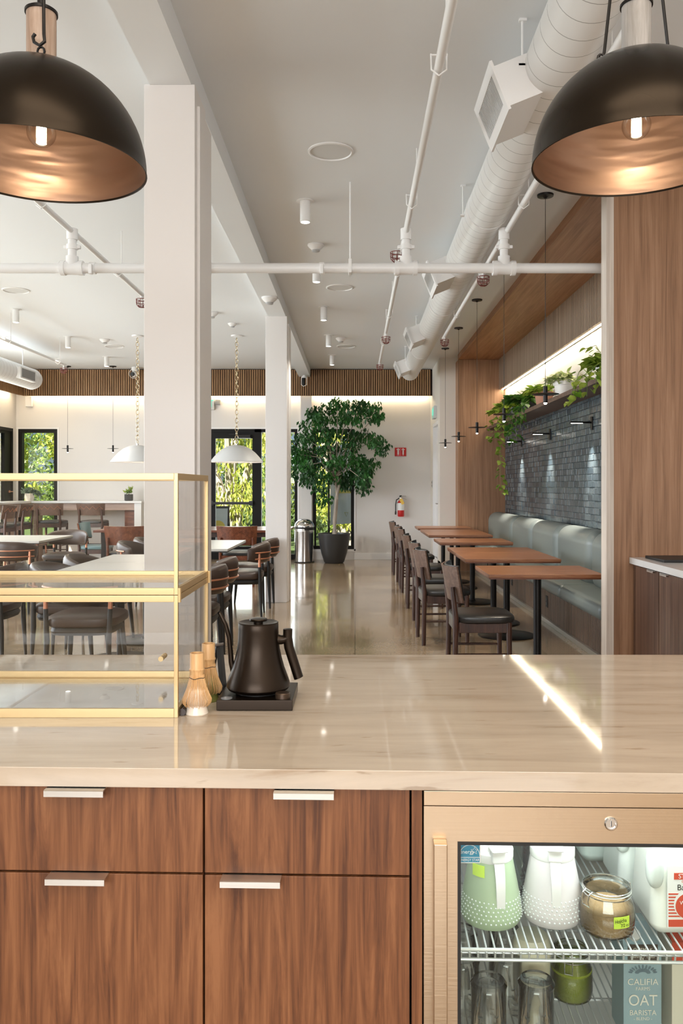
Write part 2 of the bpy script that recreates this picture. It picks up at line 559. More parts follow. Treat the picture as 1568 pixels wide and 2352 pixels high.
M['duct'] = duct_mat('spiral_duct', .95, 3.39, .13)
M['duct2'] = duct_mat('spiral_duct_left', -5.2, 3.13, .11)

# bronze lamp shade: dark outside, copper inside
m = M['bronze'] = noise_bump(mat('dark_bronze', (.022, .015, .009), .34, .8), 6, .12, .01, rvar=(.22, .36))
m = M['copperin'] = noise_bump(mat('brushed_copper_inside', (.33, .205, .145), .36, .85), 3, .5, .02, stretch=(1, 1, 7), rvar=(.25, .5))
M['stemwood'] = wood('bleached_wood_stem', (.30, .20, .14), (.40, .29, .22), (.50, .38, .30), (30, 30, 4), .6)
M['stemgrey'] = wood('grey_wood_stem', (.24, .22, .20), (.32, .30, .28), (.40, .37, .35), (30, 30, 4), .6)
M['kettle'] = mat('matte_black_kettle', (.026, .017, .011), .32, .8)
M['bamboo'] = wood('bamboo', (.55, .30, .12), (.64, .38, .17), (.72, .46, .23), (60, 60, 6), .45)
M['porcelain'] = mat('cream_porcelain', (.80, .72, .62), .15)
M['ficusleaf'] = leaf_mat('ficus_leaf', (.012, .060, .014), (.030, .15, .022), .25, 3)
M['treeleaf'] = leaf_mat('sunny_leaf', (.36, .42, .05), (.74, .76, .20), .45, .8)
M['treedark'] = leaf_mat('green_leaf', (.08, .16, .03), (.32, .42, .08), .4, .8)
M['pothos'] = leaf_mat('pothos_leaf', (.13, .28, .02), (.46, .58, .10), .3, 9)
M['pothosdk'] = leaf_mat('pothos_dark_leaf', (.03, .12, .02), (.12, .28, .03), .3, 9)
M['varieg'] = leaf_mat('variegated_leaf', (.22, .34, .08), (.75, .78, .50), .3, 22)
M['succulent'] = leaf_mat('grey_green_leaf', (.10, .17, .12), (.26, .33, .25), .2, 9)
M['grass'] = noise_bump(mat('lawn', (.06, .10, .025), .9), 40, .6, .03)

# ================================================================ THE SETTING
CZ = 3.61          # ceiling
BY = 15.9          # back wall
LX = -6.51         # left wall
RXW = 1.45         # right wall near the back corner
b = MB(); b.box(-6.9, 4.2, -6.2, 16.1, -.1, 0); struct('floor', b, M['floor'])
b = MB(); b.box(-6.9, 4.2, -6.2, 16.1, CZ, CZ+.12); struct('ceiling', b, M['ceil'])
# back wall around its openings: x ranges of openings, z ranges
ops = [(-6.47, -5.715, .2, 2.51), (-2.86, -1.105, 0, 2.51), (-.812, -.017, .2, 2.51)]
b = MB()
xs = -6.9
for (x0, x1, z0, z1) in ops:
    b.box(xs, x0, BY, BY+.2, 0, CZ)
    b.box(x0, x1, BY, BY+.2, z1, CZ)
    if z0 > 0: b.box(x0, x1, BY, BY+.2, 0, z0)
    xs = x1
b.box(xs, 1.75, BY, BY+.2, 0, CZ)
struct('wall_back', b, M['wall'])
# left wall: door opening close to the corner and long windows nearer the camera
b = MB()
b.box(LX-.2, LX, 15.76, BY, 0, CZ)
b.box(LX-.2, LX, 13.9, 15.76, 2.51, CZ)
b.box(LX-.2, LX, 13.6, 13.9, 0, CZ)
b.box(LX-.2, LX, 2.9, 13.6, 0, .3); b.box(LX-.2, LX, 2.9, 13.6, 3.2, CZ)
b.box(LX-.2, LX, -6.2, 2.9, 0, CZ)
for y in (5.5, 8.2, 10.9): b.box(LX-.2, LX, y-.12, y+.12, .3, 3.2)
struct('wall_left', b, M['wall'])
# right wall by the back corner, with a door recess
b = MB()
b.box(RXW, RXW+.2, 15.42, BY, 0, CZ)
b.box(RXW, RXW+.2, 14.45, 15.42, 2.56, CZ)
b.box(RXW, RXW+.2, 14.2, 14.45, 0, CZ)
b.box(RXW, 1.80, 14.15, 14.2, 0, CZ)
struct('wall_right', b, M['wallr'])
b = MB(); b.box(RXW, RXW+.01, 14.15, BY, 0, .12); struct('baseboard_right', b, M['white'])
# oak lined alcove: far end panel, soffit, near wall
b = MB(); b.box(1.72, 2.7, 13.8, 14.15, 0, 3.52); struct('wall_alcove_end', b, M['panel'])
b = MB(); b.box(1.72, 2.7, 5.7, 13.85, 3.525, CZ); struct('trim_alcove_soffit', b, M['panelh'])
b = MB(); b.box(2.40, 2.44, 5.78, 13.8, 3.02, 3.525); struct('trim_alcove_fascia', b, M['fascia'])
b = MB(); b.box(2.515, 2.7, 5.78, 13.8, 0, 2.36)
rb_ = random.Random(4)
zz = .40; row = 0
while zz < 2.34:
    yy_ = 5.80-rb_.uniform(0, .2)
    while yy_ < 13.8:
        L_ = rb_.choice((.205, .205, .205, .155, .100))
        y0_, y1_ = max(yy_, 5.785), min(yy_+L_-.004, 13.795)
        if y1_-y0_ > .02:
            cyy, czz = (y0_+y1_)/2, zz+.033
            MM = T(2.51, cyy, czz) @ RZ(rb_.gauss(0, .012)) @ RY(rb_.gauss(0, .022)) @ RX(rb_.gauss(0, .006)) @ T(-2.51, -cyy, -czz)
            dd = rb_.uniform(0, .005)
            b.box(2.500+dd, 2.52, y0_, y1_, zz, zz+.0665, .0025, 1, M=MM)
        yy_ += L_
    zz += .0710; row += 1
struct('wall_brick', b, M['brick'])
b = MB(); b.box(2.51, 2.7, 5.78, 13.8, 2.36, 3.525); struct('wall_above_shelf', b, M['wallr'])
b = MB(); b.box(1.77, 3.9, 5.70, 5.78, 0, CZ); struct('wall_oak_near', b, M['panel'])
b = MB(); b.box(1.72, 1.77, 5.66, 5.78, 0, CZ); struct('trim_panel_edge', b, M['paneledge'])
# kitchen side
b = MB(); b.box(2.55, 2.7, -6.2, 5.7, 0, CZ); struct('wall_kitchen_right', b, M['wall'])
b = MB()
b.box(-6.9, -4.1, -6.2, -6.0, 0, CZ); b.box(2.1, 2.7, -6.2, -6.0, 0, CZ)
b.box(-4.1, 2.1, -6.2, -6.0, 0, 1.5); b.box(-4.1, 2.1, -6.2, -6.0, 3.3, CZ)
struct('wall_kitchen_back', b, M['wall'])
b = MB(); b.box(-.017, RXW, BY-.015, BY, 0, .125, .004); b.box(-1.105, -.812, BY-.015, BY, 0, .125, .004)
b.box(-5.715, -2.86, BY-.015, BY, 0, .125, .004); struct('baseboard_back', b, M['white'])
# pilaster beside the entrance
b = MB(); b.box(-1.038, -.828, BY-.09, BY, 0, 3.2); struct('wall_pilaster', b, M['wall'])
# reveals around the openings
b = MB()
b.box(-2.9, -1.06, BY-.012, BY, 2.51, 2.545); b.box(-1.105, -1.07, BY-.012, BY, 0, 2.51)
struct('trim_entrance', b, M['white'])
b = MB()
b.box(-6.5, -5.68, BY-.012, BY, 2.51, 2.54); b.box(-5.715, -5.69, BY-.012, BY, .2, 2.51)
b.box(-.017, .01, BY-.012, BY, .17, 2.51); b.box(-.84, .01, BY-.012, BY, .15, .2)
struct('trim_windows', b, M['white'])

# beam and columns
b = MB(); b.box(-1.05, -.838, -5.9, 15.5, 3.46, CZ); struct('ceiling_beam', b, M['ceil'])
for k, y in enumerate((4.24, 10.0)):
    b = MB()
    b.box(-1.082, -.82, y, y+.30, 0, 3.465, .006)
    b.box(-1.03, -.805, y+.06, y+.40, 0, 3.38, .006)
    o = b.build('column', M['column'])
    tag(o, ['square white column standing just behind the glass display case',
            'square white column standing beside the brown lounge chairs further back'][k], 'column', kind='structure')

# slatted wood band with the cove light below it
band = thing('slat_band', 'band of narrow vertical wood slats high along the back wall', 'wall cladding', (-2.4, 15.6, 3.11))
b = MB(); b.box(-6.257, RXW, 15.53, 15.56, 3.115, 3.60); b.box(-6.257, RXW, 15.53, 15.88, 3.585, 3.60); b.build('backing_board', M['slatback'], band)
b = MB()
x = -6.25
while x < RXW-.03:
    b.box(x, x+.026, 15.50, 15.53, 3.112, 3.595)
    x += .0415
b.build('slats', M['slat'], band)
b = MB(); b.box(-6.257, RXW, 15.58, 15.60, 3.112, 3.14); b.build('trim_rail', M['slat'], band)
b = MB(); b.box(-6.2, 1.40, 15.80, 15.83, 3.17, 3.18); b.build('led_strip', M['led'], band, 'glowing warm light strip')
band2 = thing('slat_band', 'band of narrow vertical wood slats high on the left wall', 'wall cladding', (-6.38, 14, 3.11))
b = MB(); b.box(-6.29, -6.26, 9.0, 15.5, 3.115, 3.60); b.build('backing_board', M['slatback'], band2)
b = MB()
y = 9.0
while y < 15.5:
    b.box(-6.26, -6.235, y, y+.026, 3.112, 3.595)
    y += .0415
b.build('slats', M['slat'], band2)
b = MB(); b.box(-6.44, -6.41, 9.2, 15.6, 3.17, 3.18); b.build('led_strip', M['led'], band2, 'glowing warm light strip')

# ---------------------------------------------------------------- windows and doors
def window(n, x0, x1, z0, z1, fr=.055):
    r = thing('window_%d' % n, None, None, (x0, BY+.05, z0)); tag(r, kind='structure')
    b = MB()
    b.box(x0, x0+fr, BY+.0, BY+.12, z0, z1); b.box(x1-fr, x1, BY, BY+.12, z0, z1)
    b.box(x0+fr, x1-fr, BY, BY+.12, z1-fr, z1); b.box(x0+fr, x1-fr, BY, BY+.12, z0, z0+fr)
    b.build('window_frame', M['blackf'], r)
    b = MB(); b.box(x0+fr, x1-fr, BY+.06, BY+.07, z0+fr, z1-fr); b.build('pane', M['glass'], r)
    return r
window(1, -6.47, -5.715, .2, 2.51, .07)
window(2, -.812, -.017, .2, 2.51, .062)
# entrance: glazed door leaf with a side light
r = thing('door_1', None, None, (-2.3, BY+.05, 0)); tag(r, kind='structure')
b = MB()
b.box(-2.86, -2.80, BY, BY+.12, 0, 2.51); b.box(-1.93, -1.80, BY, BY+.12, 0, 2.51); b.box(-1.16, -1.105, BY, BY+.12, 0, 2.51)
b.box(-2.80, -1.16, BY, BY+.12, 2.45, 2.51); b.box(-1.80, -1.16, BY, BY+.12, 0, .1)
b.build('door_frame', M['blackf'], r)
b = MB()
b.box(-2.80, -2.685, BY+.02, BY+.09, 0, 2.45); b.box(-1.975, -1.93, BY+.02, BY+.09, 0, 2.45)
b.box(-2.685, -1.975, BY+.02, BY+.09, 2.33, 2.45); b.box(-2.685, -1.975, BY+.02, BY+.09, 0, .25)
b.build('door_leaf', M['blackf'], r)
b = MB(); b.box(-2.685, -1.975, BY+.05, BY+.06, .25, 2.33); b.box(-1.80, -1.16, BY+.05, BY+.06, .1, 2.45); b.build('pane', M['glass'], r)
b = MB(); b.box(-2.80, -1.95, BY-.07, BY-.03, 1.06, 1.11, .008)
b.box(-2.79, -2.72, BY-.04, BY+.03, 1.04, 1.13, .006); b.box(-2.03, -1.95, BY-.04, BY+.03, 1.04, 1.13, .006); b.build('push_bar', M['blackp'], r)
b = MB(); b.box(-2.28, -2.0, BY-.06, BY+.02, 2.33, 2.40, .008); b.box(-2.42, -2.24, BY-.045, BY-.035, 2.40, 2.415); b.build('door_closer', M['blackm'], r)
# door in the left wall
r = thing('door_2', None, None, (LX-.05, 14.8, 0)); tag(r, kind='structure')
b = MB()
b.box(LX-.12, LX, 15.70, 15.76, 0, 2.51); b.box(LX-.12, LX, 13.9, 13.96, 0, 2.51); b.box(LX-.12, LX, 13.96, 15.70, 2.45, 2.51)
b.build('door_frame', M['blackf'], r)
b = MB(); b.box(LX-.09, LX-.02, 15.42, 15.70, 0, 2.45); b.box(LX-.09, LX-.02, 13.96, 14.1, 0, 2.45); b.box(LX-.09, LX-.02, 14.1, 15.42, 0, .25); b.box(LX-.09, LX-.02, 14.1, 15.42, 2.40, 2.45)
b.build('door_leaf', M['blackf'], r)
b = MB(); b.box(LX-.06, LX-.05, 14.1, 15.42, .25, 2.40); b.build('pane', M['glass'], r)
b = MB(); b.tube([(LX-.02, 15.62, 1.31), (LX+.05, 15.62, 1.31), (LX+.05, 15.48, 1.31)], .009); b.cyl((LX-.02, 15.62, 1.31), (LX, 15.62, 1.31), .025); b.build('door_handle', M['copper'], r)
# plain door in the right wall
r = thing('door_3', None, None, (RXW+.08, 14.9, 0)); tag(r, kind='structure')
b = MB(); b.box(RXW+.06, RXW+.10, 14.5, 15.37, .01, 2.50); b.build('door_leaf', M['white'], r)
b = MB(); b.box(RXW, RXW+.12, 15.37, 15.42, 0, 2.56); b.box(RXW, RXW+.12, 14.45, 14.50, 0, 2.56); b.box(RXW, RXW+.12, 14.5, 15.37, 2.50, 2.56); b.build('door_frame', M['white'], r)
b = MB(); b.box(RXW+.045, RXW+.06, 14.56, 14.62, .98, 1.24, .006); b.tube([(RXW+.05, 14.59, 1.10), (RXW-.01, 14.59, 1.10), (RXW-.01, 14.72, 1.10)], .010); b.build('door_handle', M['alu'], r)
# long windows of the left wall (panes)
for k, (y0, y1) in enumerate(((2.9, 5.38), (5.62, 8.08), (8.32, 10.78), (11.02, 13.6))):
    r = thing('window_%d' % (k+3), None, None, (LX-.1, y0, .3)); tag(r, kind='structure')
    b = MB()
    b.box(LX-.14, LX-.06, y0, y0+.06, .3, 3.2); b.box(LX-.14, LX-.06, y1-.06, y1, .3, 3.2); b.box(LX-.14, LX-.06, y0+.06, y1-.06, 3.14, 3.2); b.box(LX-.14, LX-.06, y0+.06, y1-.06, .3, .36)
    b.build('window_frame', M['blackf'], r)

# ---------------------------------------------------------------- outside
b = MB(); b.box(-40, 25, 16.1, 60, -.25, -.12); struct('lawn', b, M['grass'])
b = MB(); b.box(-40, -6.9, -10, 16.1, -.25, -.12); struct('lawn', b, M['grass'])
b = MB(); b.box(-7.5, 3, 16.1, 17.6, -.14, -.03); struct('terrace_paving', b, mat('paving', (.42, .40, .37), .8))
def leaves(b, clusters, n, size, droop=.5, aspect=.5, rnd=None):
    rnd = rnd or random
    for (c, rad) in clusters:
        for _ in range(n):
            d = Vector((rnd.gauss(0, 1), rnd.gauss(0, 1), rnd.gauss(0, 1)))
            d = d.normalized() * (rnd.random()**.45)
            p = Vector(c)+Vector((d.x*rad[0], d.y*rad[1], d.z*rad[2]))
            L = size*rnd.uniform(.7, 1.25)
            a = Vector((rnd.uniform(-1, 1), rnd.uniform(-1, 1), rnd.uniform(-1, .5)-droop)).normalized()
            s = a.cross(Vector((rnd.uniform(-1, 1), rnd.uniform(-1, 1), rnd.uniform(-1, 1)))).normalized()*L*aspect/2
            up = a.cross(s).normalized()*L*.08
            v = [b.bm.verts.new(q) for q in (p, p+a*L*.45+s+up, p+a*L, p+a*L*.45-s+up)]
            b.bm.faces.new(v)
def tree(name, label, cat, loc, h, spread, m, seed, leaf=.13, n=60, k=70, low=.25, droop=.5, aspect=.5, forks=4, group='trees outside the back windows'):
    rnd = random.Random(seed)
    r = thing(name, label, cat, loc, group=group)
    cl = []
    for i in range(k):
        a = rnd.uniform(0, 2*PI); q = rnd.random()**.5
        z = rnd.uniform(low, 1)
        wz = math.sin(PI*min(1, max(.12, (z-low)/(1-low)*.86+.12)))
        cl.append(((loc[0]+math.cos(a)*q*spread*wz, loc[1]+math.sin(a)*q*spread*wz*.8, loc[2]+h*z), (spread*.2, spread*.2, spread*.24)))
    b = MB(); leaves(b, cl, n, leaf, droop, aspect, rnd); b.build('foliage', m, r, ang=180)
    b = MB()
    for i in range(forks):
        a = 2*PI*i/forks+rnd.uniform(-.4, .4)
        q = Vector(loc)
        b.tube([q+Vector((math.cos(a)*.08, math.sin(a)*.08, 0)), q+Vector((math.cos(a)*.25, math.sin(a)*.2, h*.3)), q+Vector((math.cos(a)*spread*.45, math.sin(a)*spread*.3, h*.62)), q+Vector((math.cos(a)*spread*.6, math.sin(a)*spread*.4, h*.9))], [.13, .10, .06, .02], 7)
    b.build('trunk', M['bark'], r)
    return r
tree('garden_tree', 'bright yellow-green tree outside the left window of the back wall', 'tree', (-8.9, 20.0, -.12), 4.6, 1.9, M['treeleaf'], 1, .15, 60, 75, .18)
tree('garden_tree', 'darker green tree behind the pale one outside the left window', 'tree', (-7.9, 24.2, -.12), 5.2, 2.4, M['treedark'], 2, .16, 60, 75, .1)
tree('garden_tree', 'weeping yellow-green tree seen through the entrance door glass', 'tree', (-3.0, 20.0, -.12), 4.8, 1.7, M['treeleaf'], 3, .17, 60, 80, .2, 1.6, .28)
tree('garden_tree', 'green tree seen behind the side light of the entrance', 'tree', (-1.4, 24.2, -.12), 5.0, 2.2, M['treedark'], 4, .15, 60, 80, .03, 1.0, .35)
tree('garden_tree', 'pale green tree outside the window behind the potted ficus', 'tree', (-.25, 20.2, -.12), 4.2, 1.2, M['treeleaf'], 5, .12, 55, 60, .15)
tree('garden_tree', 'green tree outside the glazed door of the left wall', 'tree', (-10.6, 16.6, -.12), 4.6, 1.8, M['treeleaf'], 6, .15, 50, 60, .05)
for k, (x, y, lab) in enumerate(((-13.6, 31, 'dense hedge far behind the left window tree'), (-4.9, 31, 'dense hedge far behind the entrance door'), (3.8, 31.0, 'dense hedge far behind the window by the potted ficus'))):
    tree('garden_hedge', lab, 'hedge', (x, y, -.12), 4.2, 4.2, M['treedark'], 20+k, .2, 60, 90, 0, .3, .5)
b = None

# ================================================================ CEILING SERVICES
# main duct
DX, DZ, DR = .95, 3.39, .15
d = thing('air_duct', 'large white spiral duct hanging along the right side of the ceiling', 'duct', (DX, 8, DZ))
b = MB()
prof_y = [1.2, 5.2, 5.21, 5.5, 5.51, 14.3]
b.tube([(DX, 1.2, DZ), (DX, 14.3, DZ)], DR, 40); b.build('duct_tube', M['duct'], d)
b = MB(); b.tube([(DX, 14.3, DZ), (DX, 14.33, DZ), (DX, 14.36, DZ)], [DR+.003, DR, DR-.05], 40)
b.build('end_cap', M['white'], d)
for y in (5.9, 8.9, 11.9):
    b = MB(); b.tube([(DX, y, DZ), (DX, y+.06, DZ)], DR+.004, 40); b.build('coupling', M['white'], d)
ux = Vector((-.927, 0, -.375)); uy = Vector((0, 1, 0)); uz = Vector((-.375, 0, .927))
for k, yf in enumerate((4.35, 7.76, 10.8, 13.6)):
    y0 = yf-.46
    c0 = Vector((DX, 0, DZ))+ux*.10; c1 = Vector((DX, 0, DZ))+ux*.285
    G = Matrix(((0, uz.x, ux.x, DX), (1, 0, 0, 0), (0, uz.z, ux.z, DZ), (0, 0, 0, 1)))
    b = MB(); b.box(y0, yf, -.10, .10, .10, .285, M=G); box_ = b.build('register_box', M['white'], d)
    b = MB()
    b.box(y0-.02, yf+.02, .074, .122, .285, .298, M=G); b.box(y0-.02, yf+.02, -.122, -.074, .285, .298, M=G)
    b.box(y0-.02, y0+.028, -.074, .074, .285, .298, M=G); b.box(yf-.028, yf+.02, -.074, .074, .285, .298, M=G)
    b.build('grille_frame', M['white'], box_)
    b = MB()
    nl = 24
    for i in range(nl):
        y = y0+.034+(yf-y0-.068)*i/(nl-1)
        b.box(y-.0035, y+.0035, -.074, .074, .286, .296, M=G)
    b.build('grille', M['grille_grey'], box_)
    b = MB(); b.box(y0+.028, yf-.028, -.074, .074, .2855, .287, M=G); b.build('dark_throat', M['slatback'], box_)
for y in (3.91, 6.06, 8.4, 10.7, 13.0):
    b = MB(); b.box(DX-DR-.025, DX-DR+.01, y-.012, y+.012, CZ-.012, CZ); b.cyl((DX-DR-.01, y, DZ), (DX-DR-.01, y, CZ), .0055, n=8)
    b.box(DX-DR-.03, DX-DR+.02, y-.02, y+.02, DZ-.008, DZ+.002); b.build('hanger', M['white'], d)
# left duct
d = thing('air_duct', 'white spiral duct with a square grille ending in the left corner', 'duct', (-5.2, 12, 3.13))
b = MB(); b.tube([(-5.2, 8, 3.13), (-5.2, 13.3, 3.13)], .165, 36); b.build('duct_tube', M['duct2'], d)
b = MB(); b.tube([(-5.2, 13.3, 3.13), (-5.2, 13.38, 3.13), (-5.2, 13.42, 3.13)], [.168, .15, .08], 36); b.build('end_cap', M['white'], d)
b = MB(); b.box(-5.06, -4.99, 12.35, 12.95, 3.03, 3.20); x_ = b.build('register_box', M['white'], d)
b = MB(); b.box(-4.99, -4.985, 12.40, 12.9, 3.05, 3.18); b.build('grille', mat('grille_dark', (.22, .22, .22), .5), x_)
b = MB(); b.cyl((-5.2, 12.95, 3.28), (-5.2, 12.95, CZ), .008, n=8); b.build('hanger', M['white'], d)

# sprinkler mains and branches
PH = 3.25
g = 'white sprinkler pipes'
t = thing('sprinkler_main', 'thick white sprinkler pipe crossing the whole ceiling from side to side', 'pipe', (0, 6, 2.985), group=g)
b = MB(); b.cyl((-6.5, 6, 2.985), (2.2, 6, 2.985), .036, n=20); b.build('pipe', M['white'], t)
for x in (-2.05, .37, 1.08):
    b = MB(); b.cyl((x-.075, 6, 2.985), (x+.075, 6, 2.985), .047, n=20); b.cyl((x-.082, 6, 2.985), (x-.05, 6, 2.985), .053, n=20); b.cyl((x+.05, 6, 2.985), (x+.082, 6, 2.985), .053, n=20)
    b.cyl((x, 6, 2.985), (x, 6, 3.07), .044, n=16); b.build('tee_fitting', M['white'], t)
    b = MB(); b.cyl((x, 6, 3.04), (x, 6, PH), .030, n=16); b.cyl((x, 6, 3.12), (x, 6, 3.155), .041, n=16)
    b.box(x-.062, x+.062, 5.985, 6.015, 3.125, 3.15, .006); b.cyl((x, 6, 3.19), (x, 6, PH+.02), .040, n=16); b.build('riser', M['white'], t)
for x in (-1.06, -.035):
    b = MB(); b.cyl((x, 6, 3.02), (x, 6, CZ), .006, n=8); b.box(x-.012, x+.012, 5.955, 6.045, 2.944, 3.045, .004); b.build('hanger', M['white'], t)
for x in (-1.9, -.24):
    b = MB(); b.cyl((x-.02, 6, 2.985), (x+.02, 6, 2.985), .043, n=16); b.box(x-.012, x+.012, 5.93, 5.97, 2.93, 3.0, .004); b.build('bolted_clamp', M['white'], t)
def branch(x, y0, y1, lab, heads, r=.021):
    t = thing('sprinkler_branch', lab, 'pipe', (x, 6, PH), group=g)
    b = MB(); b.cyl((x, y0, PH), (x, y1, PH), r, n=14); b.build('pipe', M['white'], t)
    yy = 1.9 if y0 < 2 else y0+.5
    while yy < y1:
        b = MB(); b.tube([(x-.035, yy, PH+.06), (x-.033, yy, PH-.01), (x, yy, PH-.035), (x+.033, yy, PH-.01), (x+.035, yy, PH+.06)], .004, 6)
        b.cyl((x+.033, yy, PH+.05), (x+.033, yy, CZ), .004, n=6); b.box(x-.036, x+.036, yy-.006, yy+.006, PH+.05, PH+.056); b.build('pipe_hanger', M['white'], t); yy += 1.75
    for (hx, hy, hz) in heads:
        b = MB()
        b.cyl((x, hy, PH), (hx, hy, hz+.03), .011, n=8)
        b.cyl((hx, hy, hz+.03), (hx, hy, hz), .016, n=8)
        h = b.build('sprinkler_head', M['white'], t)
        b = MB()
        R = .052
        for a in range(8):
            c_, s_ = math.cos(a*PI/4), math.sin(a*PI/4)
            b.tube([(hx+c_*R, hy+s_*R, hz+.01), (hx+c_*R*.95, hy+s_*R*.95, hz-.04), (hx+c_*R*.5, hy+s_*R*.5, hz-.065), (hx, hy, hz-.07)], .0028, 5)
        for (rr, zz) in ((R, .01), (R*.99, -.02), (R*.75, -.052)):
            b.tube([(hx+rr*math.cos(k*PI/9), hy+rr*math.sin(k*PI/9), hz+zz) for k in range(18)], .0035, 5, closed=True)
        b.build('guard_cage', M['redcage'], h)
    return t
branch(.37, 1.2, 12.4, 'thin white sprinkler pipe running lengthwise left of the large duct', [(.33, 6.5, PH-.02), (.37, 9.9, PH-.07), (.37, 12.3, PH-.05)])
branch(1.10, 1.2, 10.3, 'thin white sprinkler pipe running lengthwise right of the large duct', [(1.10, 7.1, PH-.06), (1.10, 10.15, PH-.06)])
branch(-2.05, 1.2, 8.2, 'thin white sprinkler pipe running lengthwise left of the front column', [(-2.05, 7.95, PH-.06)])
branch(-4.40, 6.5, 12.6, 'thin white sprinkler pipe near the short duct at the far left', [(-4.40, 12.5, PH-.07)])
t = tag(MB().cyl((-1.86, 6.0, 3.0), (-1.25, 6.9, 3.25), .017, n=10).build('diagonal_pipe', M['white']), 'short thin white pipe slanting up behind the front column', 'pipe', g)

# surface mounted cylinder downlights
def downlight(x, y, lab):
    t = thing('cylinder_downlight', lab, 'ceiling light', (x, y, CZ), group='white cylinder downlights')
    b = MB(); b.cyl((x, y, CZ-.005), (x, y, CZ), .068, n=24); b.build('ceiling_flange', M['white'], t)
    b = MB(); b.lathe([(.040, -.005), (.040, -.165), (.034, -.165), (.034, -.15), (0, -.15)], (x, y, CZ), 24); b.build('housing', M['white'], t)
    b = MB(); b.lathe([(0, -.161), (.0335, -.161), (.0335, -.152), (0, -.152)], (x, y, CZ), 20); b.build('lens', M['lens'], t)
    return t
for k, y in enumerate((6.4, 8.27, 10.17, 12.06, 13.9)):
    downlight(-.385, y, ['white cylinder ceiling light nearest the camera in the middle row', 'white cylinder ceiling light half hidden behind the cross pipe',
                         'third white cylinder ceiling light of the middle row, behind the cross pipe', 'fourth white cylinder ceiling light of the middle row, beside a smoke detector',
                         'farthest white cylinder ceiling light of the middle row, by the slat band'][k])
    light('downlight_beam', 'SPOT', (-.385, y, CZ-.18), 85, (1, .92, .80), aim=(-.385, y, 0), spot=1.5, blend=.6, radius=.03)
for k, y in enumerate((10.3, 12.17, 14.06)):
    downlight(-4.22, y, ['white cylinder ceiling light nearest in the left row', 'middle white cylinder ceiling light of the left row', 'farthest white cylinder ceiling light of the left row'][k])
    light('downlight_beam', 'SPOT', (-4.22, y, CZ-.18), 60, (1, .92, .80), aim=(-4.22, y, 0), spot=1.5, blend=.6, radius=.03)
# flush round speakers
for x, y, lab in ((-.16, 5.45, 'largest round white ceiling speaker, nearest the camera'), (-.17, 9.17, 'round white ceiling speaker behind the cross pipe in the middle row'),
                  (-.14, 13.0, 'farthest round white ceiling speaker of the middle row'), (-3.81, 9.3, 'round white ceiling speaker at the far left edge'),
                  (-3.78, 13.0, 'far round white ceiling speaker left of the chain pendant')):
    t = thing('ceiling_speaker', lab, 'speaker', (x, y, CZ), group='round ceiling speakers')
    b = MB(); b.lathe([(.150, 0), (.150, -.006), (.138, -.010), (.134, -.004), (.134, 0)], (x, y, CZ), 40); b.build('rim', M['white'], t)
    b = MB(); b.lathe([(.134, -.002), (0, -.005)], (x, y, CZ), 36); b.build('grille', mat('speaker_grille', (.66, .66, .65), .6), t)
# smoke detectors
for x, y, z, s, lab in ((-.357, 7.55, CZ, 1, 'white conical smoke detector just behind the near cylinder light'), (-.21, 12.3, CZ, 1, 'small white smoke detector by the fourth cylinder light'),
                        (-3.75, 12.4, CZ, 1, 'small white smoke detector left of the chain pendant'), (-.93, 9.0, 3.46, 1.15, 'round white smoke detector under the beam in front of the rear column'),
                        (-1.66, 11.2, CZ, .8, 'small white detector above the chain pendant canopy'), (-1.82, 10.5, CZ, 1.1, 'flat white detector half hidden by the front column')):
    t = thing('smoke_detector', lab, 'smoke detector', (x, y, z), group='ceiling smoke detectors')
    b = MB(); b.lathe([(.075*s, 0), (.075*s, -.012*s), (.060*s, -.03*s), (.035*s, -.05*s), (0, -.052*s)], (x, y, z), 28); b.build('housing', M['white'], t)
    b = MB(); b.lathe([(.036*s, -.052*s), (.036*s, -.062*s), (.03*s, -.066*s), (0, -.066*s)], (x, y, z), 20); b.build('sensor', mat('sensor_grey', (.45, .45, .45), .4), t)
# cameras
t = thing('security_camera', 'black and white camera under the far end of the beam', 'security camera', (-.94, 15.3, 3.46))
b = MB(); b.lathe([(0, 0), (.02, 0), (.05, -.03), (.055, -.05), (0, -.05)], (-.94, 15.3, 3.46), 20); b.build('mount', M['white'], t)
b = MB(); b.tube([(-.95, 15.3, 3.41), (-.95, 15.26, 3.29), (-.95, 15.25, 3.27)], [.035, .034, .02], 16); b.build('camera_body', M['blackp'], t)
b = MB(); b.tube([(-.985, 15.26, 3.41), (-.99, 15.25, 3.28), (-.95, 15.24, 3.25), (-.89, 15.25, 3.28), (-.89, 15.26, 3.41)], .006, 6); b.build('bracket', M['white'], t)
t = thing('security_camera', 'white round camera with black lens behind the left chain pendant', 'security camera', (-4.07, 15.3, CZ))
b = MB(); b.lathe([(.06, 0), (.062, -.05), (.045, -.075), (0, -.08)], (-4.07, 15.3, CZ), 20); b.build('mount', M['white'], t)
b = MB(); b.sell((-4.08, 15.28, CZ-.13), .055, .055, .055, 1, 1, 18, 10); b.build('camera_body', M['white'], t)
b = MB(); b.cyl((-4.09, 15.24, CZ-.135), (-4.10, 15.21, CZ-.14), .038, n=16); b.build('lens', M['blackp'], t)
b = MB(); b.tube([(-4.08+.09*math.cos(a*PI/10), 15.27, CZ-.12+.085*math.sin(a*PI/10)) for a in range(20)], .004, 6, closed=True); b.build('guard_ring', M['white'], t)

